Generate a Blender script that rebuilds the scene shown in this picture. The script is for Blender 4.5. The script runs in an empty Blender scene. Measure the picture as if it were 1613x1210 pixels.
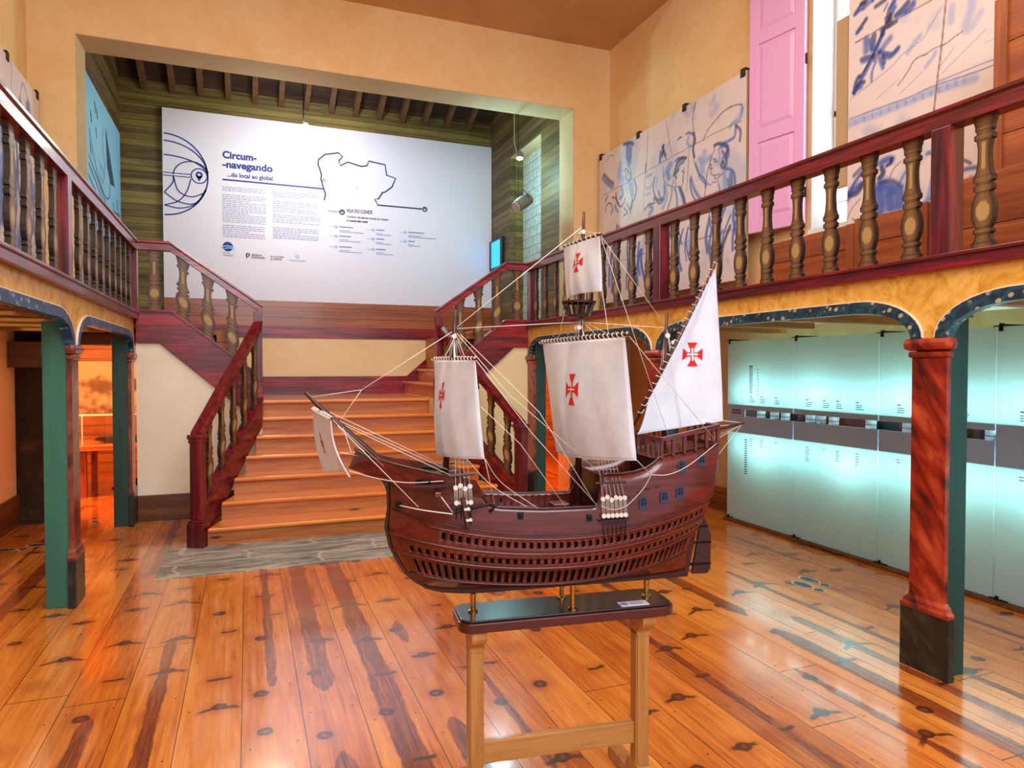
import bpy, math, random
import numpy as np
from mathutils import Matrix, Vector
random.seed(7)
RNG = np.random.RandomState(11)
SC = bpy.context.scene
COL = SC.collection

# ------------------------------------------------------------------ camera
cd = bpy.data.cameras.new('camera'); cam = bpy.data.objects.new('camera', cd); COL.objects.link(cam)
cam.location = (0, 0, 1.55)
cam.rotation_euler = (math.radians(90 - 1.381), 0, math.radians(-21.165))
cd.sensor_width = 36; cd.lens = 24.066; cd.clip_start = 0.05; cd.clip_end = 100
SC.camera = cam
SC.view_settings.view_transform = 'Standard'; SC.view_settings.look = 'None'
SC.view_settings.gamma = 1; SC.view_settings.use_curve_mapping = False
SC.view_settings.exposure = 0.17
# ------------------------------------------------------------------ world and lights
w = bpy.data.worlds.new('world'); SC.world = w; w.use_nodes = True
w.node_tree.nodes['Background'].inputs[0].default_value = (0.86, 0.90, 1.0, 1)
w.node_tree.nodes['Background'].inputs[1].default_value = 0.8

def lamp(kind, name, loc, power, color, rot=(0, 0, 0), size=1, sizey=None, spot=None):
    l = bpy.data.lights.new(name, kind); l.energy = power; l.color = color
    if kind == 'AREA':
        l.size = size
        if sizey: l.shape = 'RECTANGLE'; l.size_y = sizey
    elif kind == 'SPOT':
        l.spot_size = math.radians(spot or 90); l.spot_blend = 0.7; l.shadow_soft_size = size
    else:
        l.shadow_soft_size = size
    o = bpy.data.objects.new(name, l); COL.objects.link(o); o.location = loc
    o.rotation_euler = [math.radians(a) for a in rot]
    return o
# added fill areas, no lamps seen: warm above the hall, cool behind the camera
lamp('AREA', 'overhead_fill_light', (1.1, 3.0, 5.9), 210, (1.0, 0.88, 0.74), (0, 0, 0), 3.0, 5.5)
lamp('AREA', 'rear_fill_light', (0.6, -2.2, 4.2), 240, (0.88, 0.93, 1.0), (62, 0, -12), 4.0, 2.4)
# daylight through the tall window of the right wall
lamp('AREA', 'window_daylight', (5.35, 4.62, 4.3), 95, (0.72, 0.82, 1.0), (0, 90, 0), 3.0, 0.8)
# upper room
lamp('SPOT', 'poster_light', (0.92, 10.4, 5.06), 150, (0.80, 0.82, 1.0), (68, 0, 0), 0.12, spot=165)
lamp('POINT', 'upper_room_light', (0.3, 10.4, 4.7), 60, (0.88, 0.92, 0.68), size=0.3)
lamp('POINT', 'niche_light', (3.58, 9.75, 4.45), 60, (0.45, 0.95, 1.0), size=0.06)
# lights between the frosted glass and the wall
for zz, e in ((1.30, 36), (0.80, 36)):
    lamp('AREA', 'showcase_strip_light', (4.74, 3.0, zz), e, (0.58, 0.97, 1.0), (0, 90, 0), 0.16, 5.2)
for yy, zz, e in ((5.30, 1.32, 3), (4.55, 1.34, 2.5), (3.70, 1.36, 2.5), (2.75, 1.30, 3), (1.6, 1.3, 3),
                  (5.2, 0.72, 3), (4.2, 0.72, 3), (3.4, 0.72, 3), (2.6, 0.72, 3), (1.6, 0.7, 3)):
    lamp('POINT', 'showcase_light', (4.72, yy, zz), e, (0.60, 1.0, 0.97), size=0.06)
# side rooms under the landing, orange light
lamp('POINT', 'side_room_light', (-2.35, 9.0, 1.68), 230, (1.0, 0.42, 0.12), size=0.12)
lamp('POINT', 'side_room_light', (3.5, 9.3, 1.62), 140, (1.0, 0.42, 0.12), size=0.12)
lamp('AREA', 'aisle_light', (-1.6, 5.5, 1.90), 8, (1.0, 0.72, 0.42), (0, 0, 0), 0.5, 4.0)

# ------------------------------------------------------------------ node expressions
def lin(h):
    h = h.lstrip('#'); r = [int(h[i:i + 2], 16) / 255 for i in (0, 2, 4)]
    return tuple((c / 12.92 if c <= .04045 else ((c + .055) / 1.055) ** 2.4) for c in r)
class NT:
    def __init__(s, name, rough=0.5, coat=0, spec=0.5, metal=0, coat_rough=0.1):
        s.m = bpy.data.materials.new(name); s.m.use_nodes = True
        s.t = s.m.node_tree; s.b = s.t.nodes['Principled BSDF']
        s.b.inputs['Roughness'].default_value = rough; s.b.inputs['Metallic'].default_value = metal
        s.b.inputs['Specular IOR Level'].default_value = spec
        s.b.inputs['Coat Weight'].default_value = coat; s.b.inputs['Coat Roughness'].default_value = coat_rough
    def n(s, typ, **kw):
        x = s.t.nodes.new(typ)
        for k, v in kw.items(): setattr(x, k, v)
        return x
    def put(s, inp, v):
        if isinstance(v, E): s.t.links.new(v.o, inp)
        elif hasattr(v, 'is_output'): s.t.links.new(v, inp)
        else:
            if isinstance(v, tuple) and len(v) == 3 and inp.type == 'RGBA': v = v + (1,)
            inp.default_value = v
    def math(s, op, a, b=0, c=0):
        x = s.n('ShaderNodeMath', operation=op); s.put(x.inputs[0], a)
        if len(x.inputs) > 1: s.put(x.inputs[1], b)
        if len(x.inputs) > 2: s.put(x.inputs[2], c)
        return E(s, x.outputs[0])
    def coord(s, kind='Object'):
        x = s.n('ShaderNodeTexCoord'); return x.outputs[kind]
    def wpos(s):
        x = s.n('ShaderNodeNewGeometry'); return x.outputs['Position']
    def xyz(s, v):
        x = s.n('ShaderNodeSeparateXYZ'); s.t.links.new(v, x.inputs[0]); return [E(s, o) for o in x.outputs]
    def vec(s, a, b, c=0.0):
        x = s.n('ShaderNodeCombineXYZ'); s.put(x.inputs[0], a); s.put(x.inputs[1], b); s.put(x.inputs[2], c); return x.outputs[0]
    def scale(s, v, sc, rot=(0, 0, 0)):
        if any(rot):
            y = s.n('ShaderNodeMapping'); s.t.links.new(v, y.inputs[0]); y.inputs['Rotation'].default_value = rot; v = y.outputs[0]
        x = s.n('ShaderNodeMapping'); s.t.links.new(v, x.inputs[0]); x.inputs['Scale'].default_value = sc
        return x.outputs[0]
    def noise(s, v, scale=5, detail=3, rough=.55, dist=0):
        x = s.n('ShaderNodeTexNoise'); s.t.links.new(v, x.inputs['Vector']); x.inputs['Scale'].default_value = scale
        x.inputs['Detail'].default_value = detail; x.inputs['Roughness'].default_value = rough; x.inputs['Distortion'].default_value = dist
        return E(s, x.outputs['Fac'])
    def voro(s, v, scale=5, feat='F1', rnd=1.0):
        x = s.n('ShaderNodeTexVoronoi', feature=feat); s.t.links.new(v, x.inputs['Vector']); x.inputs['Scale'].default_value = scale
        x.inputs['Randomness'].default_value = rnd
        return E(s, x.outputs['Distance'])
    def rnd(s, *a):
        x = s.n('ShaderNodeTexWhiteNoise', noise_dimensions='3D'); s.t.links.new(s.vec(*(list(a) + [0.0] * (3 - len(a)))), x.inputs['Vector'])
        return E(s, x.outputs['Value'])
    def ss(s, x, lo, hi):
        n = s.n('ShaderNodeMapRange', interpolation_type='SMOOTHSTEP'); s.put(n.inputs['Value'], x)
        s.put(n.inputs['From Min'], lo); s.put(n.inputs['From Max'], hi); return E(s, n.outputs['Result'])
    def mix(s, f, a, b):
        x = s.n('ShaderNodeMix', data_type='RGBA'); s.put(x.inputs[0], f); s.put(x.inputs[6], a); s.put(x.inputs[7], b)
        return x.outputs[2]
    def ramp(s, f, stops):
        x = s.n('ShaderNodeValToRGB'); s.put(x.inputs[0], f); el = x.color_ramp.elements
        while len(el) < len(stops): el.new(0.5)
        for e, (p, c) in zip(el, stops): e.position = p; e.color = tuple(c) + (1,)
        return x.outputs[0]
    def base(s, c): s.put(s.b.inputs['Base Color'], c); return s
    def bump(s, h, strength=.3, dist=.01):
        x = s.n('ShaderNodeBump'); s.put(x.inputs['Height'], h); x.inputs['Strength'].default_value = strength
        x.inputs['Distance'].default_value = dist; s.t.links.new(x.outputs[0], s.b.inputs['Normal']); return s
class E:
    def __init__(s, t, o): s.t = t; s.o = o
    def __add__(a, b): return a.t.math('ADD', a, b)
    __radd__ = __add__
    def __sub__(a, b): return a.t.math('SUBTRACT', a, b)
    def __rsub__(a, b): return a.t.math('SUBTRACT', b, a)
    def __mul__(a, b): return a.t.math('MULTIPLY', a, b)
    __rmul__ = __mul__
    def __truediv__(a, b): return a.t.math('DIVIDE', a, b)
    def abs(a): return a.t.math('ABSOLUTE', a)
    def floor(a): return a.t.math('FLOOR', a)
    def sqrt(a): return a.t.math('SQRT', a)
    def min(a, b): return a.t.math('MINIMUM', a, b)
    def max(a, b): return a.t.math('MAXIMUM', a, b)
    def lt(a, b): return a.t.math('LESS_THAN', a, b)
    def gt(a, b): return a.t.math('GREATER_THAN', a, b)

def flat(name, c, rough=.5, **kw):
    n = NT(name, rough, **kw); n.base(lin(c)); return n.m
def emis(name, c, st):
    n = NT(name); n.base((0, 0, 0)); n.b.inputs['Emission Color'].default_value = lin(c) + (1,); n.b.inputs['Emission Strength'].default_value = st; return n.m

def wood(name, c0, c1, c2, axis='Y', sc=1.0, rough=.4, coat=0.0, knots=False, planks=None, contrast=1.0):
    """streaky grain along one axis; planks=(axis, width) adds board joints"""
    n = NT(name, rough, coat=coat)
    P = n.coord('Object'); s = {'X': (.8, 14, 14), 'Y': (14, .8, 14), 'Z': (14, 14, .8)}[axis]
    g1 = n.noise(n.scale(P, tuple(a * sc for a in s)), 1.0, 5, .65, .6)
    g2 = n.noise(n.scale(P, tuple(a * sc * 3.4 for a in s)), 1.0, 3, .6, .3)
    f = g1 * .7 + g2 * .3
    if planks:
        ax, wd = planks; c = n.xyz(P)['XYZ'.index(ax)]; q = c / wd; i = q.floor(); fr = q - i
        r = n.rnd(i, 3.3); f = f + (r - .5) * .22
    f = (f - .5) * (1.0 * contrast) + .5
    col = n.ramp(f, [(.30, lin(c2)), (.48, lin(c1)), (.66, lin(c0))])
    if knots:
        k = n.voro(n.scale(P, {'X': (1.2, 5, 5), 'Y': (5, 1.2, 5), 'Z': (5, 5, 1.2)}[axis]), 1.0)
        col = n.mix(n.ss(k, .10, .02), col, lin('#4a1c0c'))
    if planks:
        j = (fr - .5).abs().gt(.5 - .004 / wd); col = n.mix(j * .8, col, lin('#1c0d06'))
        n.bump(j * -1.0, .5, .003)
    n.base(col); return n.m

M = {}
# plaster
def plaster(name, a, b, rough=.8):
    n = NT(name, rough, spec=.3); P = n.wpos()
    f = n.noise(P, 1.3, 4, .6) * .6 + n.noise(P, 9, 3) * .25 + .08
    n.base(n.ramp(f, [(.3, lin(a)), (.7, lin(b))])); n.bump(n.noise(P, 40, 3), .12, .01); return n.m
M['wall'] = plaster('cream_plaster', '#eabd7c', '#f8daa6')
M['wallw'] = plaster('pale_plaster', '#eadfc0', '#f8f2e2')
M['wallc'] = plaster('cream_panel_plaster', '#e6cd95', '#f6e6bd')
M['ceil'] = plaster('ceiling_plaster', '#c79a63', '#dcb27a')
M['reveal'] = plaster('reveal_plaster', '#c2a77c', '#d9bf94')
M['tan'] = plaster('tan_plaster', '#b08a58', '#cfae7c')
# ochre faux marble
n = NT('ochre_marbling', .45, coat=.2); P = n.wpos()
f = n.noise(P, 7, 6, .65, 1.6); v = n.voro(P, 13, 'DISTANCE_TO_EDGE')
n.base(n.mix(n.ss(v, .10, .0) * .10, n.ramp(f, [(.3, lin('#b87a1c')), (.5, lin('#dfa843')), (.7, lin('#efc56e'))]), lin('#8d5a14'))); M['ochre'] = n.m
# blue green faux marble with pale pebbles
def pebble(name, c0, c1, c2, spot, sc=1.0):
    n = NT(name, .4, coat=.3); P = n.wpos()
    f = n.noise(n.scale(P, (9 * sc, 9 * sc, 16 * sc), (.6, 0, 0)), 1, 5, .7, 2.0)
    c = n.ramp(f, [(.3, lin(c0)), (.5, lin(c1)), (.68, lin(c2))])
    v = n.voro(n.scale(P, (20 * sc, 20 * sc, 26 * sc), (.5, .2, 0)), 1.0)
    c = n.mix(n.ss(v, .36, .20) * n.ss(n.noise(P, 8 * sc, 2), .36, .46) * .85, c, lin(spot)); n.base(c); return n.m
M['bluemarble'] = pebble('blue_green_marbling', '#04141c', '#10364a', '#2b6374', '#b9b08a')
M['bluemarble2'] = pebble('blue_marbling', '#06243f', '#0f4a74', '#2f77a0', '#9fb3bd')
def veins(name, c0, c1, c2, sc=(5, 5, 2.2), rot=(.65, 0, 0), rough=.35):
    n = NT(name, rough, coat=.35); P = n.wpos()
    V = n.scale(P, sc, rot); f = n.noise(V, 1.5, 6, .62, .7); v = n.voro(V, 1.6, 'SMOOTH_F1')
    n.base(n.ramp(f * .7 + v * .35, [(.34, lin(c0)), (.5, lin(c1)), (.72, lin(c2))])); return n.m
M['redmarble'] = veins('red_marbling', '#3c0a07', '#8e2213', '#c85a33', sc=(8, 11, 3.2))
M['purplemarble'] = veins('dull_red_marbling', '#3d1410', '#7a2f26', '#a5563e', sc=(8, 10, 3))
M['blackmarble'] = veins('black_green_marbling', '#030606', '#0a1512', '#38442e', sc=(10, 10, 5), rough=.5)
M['green'] = wood('green_paint', '#1f4f49', '#16403b', '#0f302e', 'Z', .8, .5, contrast=.7)
M['greenl'] = wood('sea_green_paint', '#3d8272', '#33735f', '#2a6055', 'Z', .8, .5, contrast=.6)
M['maroonY'] = wood('maroon_grained_paint_lengthwise', '#93182a', '#600e1c', '#1a0408', 'Y', 1.6, .32, .4, contrast=1.3)
M['maroonX'] = wood('maroon_grained_paint_crosswise', '#b01c2a', '#72101c', '#200508', 'X', 1.2, .32, .4, contrast=1.35)
M['maroonZ'] = wood('maroon_grained_paint_upright', '#86162a', '#560d1a', '#1a0408', 'Z', 1.4, .32, .4, contrast=1.3)
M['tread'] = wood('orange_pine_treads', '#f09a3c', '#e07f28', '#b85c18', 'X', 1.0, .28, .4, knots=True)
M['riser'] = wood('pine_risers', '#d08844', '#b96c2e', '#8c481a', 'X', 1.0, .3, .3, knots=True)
M['plinth'] = wood('brown_skirting', '#7d4a1c', '#5f3512', '#3a1d08', 'X', .8, .4, .2, knots=True)
M['plinthY'] = wood('brown_side_skirting', '#8a5a2c', '#6a3f1a', '#3a1f0a', 'Y', 1.2, .4, .2, planks=('Z', .03))
M['wains'] = wood('orange_wainscot', '#b45f2c', '#9c4c20', '#7c3814', 'X', .8, .35, .2, planks=('Z', .17))
M['gwoodX'] = wood('aged_panelling', '#8d7a3c', '#6f5d2a', '#473a16', 'X', .9, .6, planks=('Z', .10))
M['gwoodY'] = wood('aged_side_panelling', '#7d6436', '#5f4a24', '#3c2b12', 'Y', .9, .6, planks=('Z', .10))
M['rafter'] = wood('dark_roof_timber', '#7d5630', '#5a3a1e', '#382210', 'Y', 1.0, .7)
M['roofb'] = wood('roof_boards', '#5a3c20', '#3d2612', '#22140a', 'X', 1.0, .8, planks=('Y', .3))
M['joist'] = wood('yellow_joist', '#b98a34', '#976b22', '#6a4814', 'X', 1.0, .5)
M['joistY'] = wood('brown_beam', '#7a4a1e', '#5f3614', '#3c200a', 'X', 1.0, .5)
M['oroomX'] = wood('side_room_boards', '#c07a3c', '#a8622a', '#7c451a', 'X', 1.0, .5, planks=('Z', .14))
M['oroomY'] = wood('side_room_side_boards', '#c07a3c', '#a8622a', '#7c451a', 'Y', 1.0, .5, planks=('Z', .14))
M['crate'] = wood('crate_pine', '#b0602c', '#8f4620', '#5f2a10', 'Y', .9, .5, knots=True)
M['crate2'] = wood('crate_pine_upright', '#b8682f', '#944c22', '#642d12', 'Z', .9, .5, knots=True)
M['oak'] = wood('light_oak', '#c58d4c', '#b17a3c', '#94612c', 'Z', 1.8, .4, .15)
M['oakX'] = wood('light_oak_rail', '#c58d4c', '#b17a3c', '#94612c', 'X', 1.8, .4, .15)
M['hull'] = wood('ship_mahogany', '#7a2a20', '#541812', '#2e0b09', 'X', 1.6, .27, .45, contrast=.8)
M['hulld'] = wood('ship_dark_mahogany', '#401410', '#2a0c0a', '#180606', 'X', 1.6, .35, .3, contrast=.8)
M['spar'] = wood('ship_spar_wood', '#5a2018', '#3f1410', '#260a08', 'Z', 2.0, .4, .2)
M['board'] = flat('stand_board_lacquer', '#1a1016', .22, coat=.5)
M['boarde'] = flat('stand_board_edge', '#4a1812', .3, coat=.4)
M['rope'] = flat('white_cord', '#e2d9cc', .8)
M['deadeye'] = flat('white_deadeye', '#ddd5cc', .6)
M['brass'] = flat('brass', '#c9a14e', .25, metal=1.0)
M['iron'] = flat('black_iron', '#15120f', .4, metal=.6)
M['red'] = flat('red_cloth_print', '#d0150f', .8)
M['white'] = flat('white_print', '#f4f1ee', .8)
M['navy'] = flat('navy_print', '#1b2c86', .6)
M['navyd'] = flat('dark_navy_print', '#0c1440', .6)
M['greyp'] = flat('grey_print', '#8e8db8', .7)
M['paleb'] = flat('pale_blue_print', '#5d7cb4', .7)
M['poster'] = flat('poster_white', '#e4dee9', .55)
M['blueboard'] = flat('pale_blue_board', '#86c8ee', .5)
M['ink'] = flat('drawing_ink', '#2a4056', .6)
M['black'] = flat('black_plastic', '#0c0c0e', .4)
M['greyplastic'] = flat('grey_plastic', '#7c7d76', .4)
M['white_paint'] = flat('white_window_paint', '#e8ebf2', .4)
M['sill'] = plaster('granite_reveal', '#a9a39c', '#c9c4bd')
M['shutter'] = flat('pink_shutter_paint', '#e8addd', .35, coat=.2)
M['board_tan'] = flat('tan_board', '#b89a72', .6)
M['metal'] = flat('steel', '#a8acb0', .3, metal=1.0)
M['lampw'] = emis('lamp_glow', '#e8f8ff', 30)
M['screen'] = emis('blue_screen', '#2a9dff', 2.0)
M['print'] = flat('label_print', '#20344a', .6)
n = NT('sail_cloth', .9, spec=.1); P = n.coord('Object')
n.base(n.ramp(n.noise(P, 14, 4), [(.3, lin('#e0e9f8')), (.7, lin('#f2f7ff'))])); n.bump(n.noise(P, 9, 4, .6), .5, .01)
tl = n.n('ShaderNodeBsdfTranslucent'); tl.inputs[0].default_value = (.90, .93, .98, 1); mx = n.n('ShaderNodeMixShader'); mx.inputs[0].default_value = .30
n.t.links.new(n.b.outputs[0], mx.inputs[1]); n.t.links.new(tl.outputs[0], mx.inputs[2]); n.t.links.new(mx.outputs[0], n.t.nodes['Material Output'].inputs[0]); M['sail'] = n.m
# vertex painted (tile paintings, pictures, painted balusters)
def painted(name, rough=.5, coat=.0):
    n = NT(name, rough, coat=coat); a = n.n('ShaderNodeAttribute'); a.attribute_name = 'Col'
    n.base(a.outputs['Color']); return n.m
M['azulejo'] = painted('tin_glazed_tile'); M['photo'] = painted('printed_photo', .6, 0)
M['baluster'] = painted('painted_baluster_board', .5, .1)
# stone
n = NT('granite_slab', .7); P = n.wpos()
f = n.noise(n.scale(P, (1.2, 3.5, 1)), 2.2, 7, .7, .8); b = n.n('ShaderNodeTexBrick'); xx, yy, zz = n.xyz(P); q = n.noise(P, 2.5, 4, .6) - .5; n.t.links.new(n.vec(xx + q * .25, yy + q * .22), b.inputs[0])
b.inputs['Scale'].default_value = 1.0; b.inputs['Mortar Size'].default_value = .014; b.inputs['Brick Width'].default_value = 1.05; b.inputs['Row Height'].default_value = .31
c = n.ramp(f, [(.3, lin('#4f4a45')), (.5, lin('#8a857c')), (.68, lin('#b9b2a6'))])
n.base(n.mix(E(n, b.outputs['Fac']) * .5, c, lin('#c9c2b4'))); n.bump(f, .6, .01); M['stone'] = n.m
n = NT('dark_stone_jamb', .85); P = n.wpos()
f = n.noise(P, 3.5, 7, .7); n.base(n.ramp(f, [(.35, lin('#1c120a')), (.55, lin('#3c2816')), (.75, lin('#6b4c2c'))])); n.bump(f, .8, .03); M['jamb'] = n.m
n = NT('pale_stone', .8); P = n.wpos(); b = n.n('ShaderNodeTexBrick'); n.t.links.new(n.vec(*[n.xyz(P)[i] for i in (1, 2, 0)]), b.inputs[0])
b.inputs['Scale'].default_value = 1.6; b.inputs['Mortar Size'].default_value = .01
f = n.noise(P, 12, 6, .7); n.base(n.mix(E(n, b.outputs['Fac']), n.ramp(f, [(.3, lin('#9aa6a0')), (.7, lin('#d5ddd8'))]), lin('#7c8480'))); n.bump(f, .5, .01); M['palestone'] = n.m
# frosted glass, clear glass
n = NT('frosted_glass', .25); t = n.t; t.nodes.remove(n.b); out = t.nodes['Material Output']
tr = n.n('ShaderNodeBsdfTranslucent'); tr.inputs[0].default_value = (.74, .94, .94, 1)
df = n.n('ShaderNodeBsdfDiffuse'); df.inputs[0].default_value = (.50, .70, .76, 1)
gl = n.n('ShaderNodeBsdfGlossy'); gl.inputs['Roughness'].default_value = .12
m1 = n.n('ShaderNodeMixShader'); m1.inputs[0].default_value = .55; t.links.new(tr.outputs[0], m1.inputs[1]); t.links.new(df.outputs[0], m1.inputs[2])
m2 = n.n('ShaderNodeMixShader'); m2.inputs[0].default_value = .06; t.links.new(m1.outputs[0], m2.inputs[1]); t.links.new(gl.outputs[0], m2.inputs[2])
t.links.new(m2.outputs[0], out.inputs[0]); M['frost'] = n.m
n = NT('grey_glass_band', .35); n.base(lin('#8cb2de')); M['band'] = n.m
n = NT('clear_glass', .02); n.base((1, 1, 1)); n.b.inputs['Transmission Weight'].default_value = 1; n.t.nodes.remove(n.b); tp = n.n('ShaderNodeBsdfTransparent'); gl = n.n('ShaderNodeBsdfGlossy'); gl.inputs['Roughness'].default_value = .03; mx = n.n('ShaderNodeMixShader'); mx.inputs[0].default_value = .07
n.t.links.new(tp.outputs[0], mx.inputs[1]); n.t.links.new(gl.outputs[0], mx.inputs[2]); n.t.links.new(mx.outputs[0], n.t.nodes['Material Output'].inputs[0]); M['glass'] = n.m

# pine floor, boards along Y
n = NT('pine_floor', .17, coat=.85, coat_rough=.09); W = .2545
X, Y, Z = n.xyz(n.wpos()); q = (X + .035) / W; i = q.floor(); fx = q - i - .5      # -0.5..0.5 across a board
r1 = n.rnd(i, 1.7); r2 = n.rnd(i, 9.1); r3 = n.rnd(i, 4.4)
PV = n.vec(X, Y, i * 3.1)
# annual ring grain, wobbly
g = n.noise(n.scale(PV, (34, 1.6, 1)), 1, 5, .6, 1.2); gf = n.noise(n.scale(PV, (120, 5, 1)), 1, 2, .6, .4)
tone = n.noise(n.scale(PV, (3, .7, 1)), 1, 3, .6)
f = g * .45 + gf * .2 + tone * .35 + (r1 - .5) * .16
col = n.ramp(f, [(.33, lin('#9c4a16')), (.46, lin('#c86e24')), (.58, lin('#dc8834')), (.72, lin('#eba250'))])
# knots: cells along the board
Lk = .50; qy = (Y + r2 * 9.0) / Lk; j = qy.floor(); fy = (qy - j - .5) * Lk          # metres from cell centre
ra = n.rnd(i, j, 2.0); rb = n.rnd(i, j, 7.0); rc = n.rnd(i, j, 5.0)
wob = n.noise(n.scale(PV, (18, 18, 1)), 1, 3, .6) - .5
dx = fx * W - (ra - .5) * .11 + wob * .02; dy = fy - (rb - .5) * .28 + wob * .035
# heartwood streak down the middle of some boards
nw = n.noise(n.scale(PV, (2, 3.2, 1)), 1, 4, .7) - .5
wid = n.ss(r3, .30, .42) * (.012 + .055 * n.rnd(i, 6.6)) + nw * .05 - n.ss(n.noise(n.scale(PV, (.2, .55, 1)), 1, 1), .52, .6) * .10
hx = (fx * W - (r2 - .5) * .08 + wob * .012).abs()
heart = n.ss(hx, wid + .006, wid - .004) * n.ss(wid, .0, .012)
hcol = n.ramp(g * .6 + gf * .4, [(.35, lin('#4a1a08')), (.5, lin('#7a3210')), (.65, lin('#a85220'))])
col = n.mix(heart * .92, col, hcol)
# branch whorl: thin curved dark wings reaching across the board
wing = (dy + dx.abs() * (rc - .35) * .9).abs()
wl = .04 + rc * .10
wingm = n.ss(wing, .020, .007) * n.ss(dx.abs(), wl, wl * .6) * ra.gt(.42)
kd = ((dx / .036) * (dx / .036) + (dy / .036) * (dy / .036)).sqrt()
kn = n.ss(kd, 1.15, .8) * rc.gt(.35)
halo = n.ss(kd, 3.2, .9) * n.noise(n.scale(PV, (60, 30, 1)), 1, 3, .6) * .9
col = n.mix(halo * .8, col, lin('#9a4a1c'))
kin = n.ss(kd, .15, .75)
col = n.mix(wingm * .85, col, lin('#421708'))
col = n.mix(kn * .92, col, n.mix(kin * .9, lin('#7a3a1a'), lin('#34120a')))
# nail holes and joints
yj = (Y + r1 * 7.0) / 3.4; ej = (yj - yj.floor() - .5).abs().lt(.0008)
nx = (fx.abs() - .36).abs(); ny = ((Y + r2) / .55); nyf = ((ny - ny.floor() - .5) * .55).abs()
nail = (((nx * W) * (nx * W) + nyf * nyf).sqrt()).lt(.0045)
joint = fx.abs().gt(.4925).max(ej)
col = n.mix(joint.max(nail) * .88, col, lin('#140804'))
n.base(col); n.bump(joint * -1.0 + g * .08, .35, .002)
n.put(n.b.inputs['Roughness'], g * .12 + .16); M['floor'] = n.m

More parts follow.
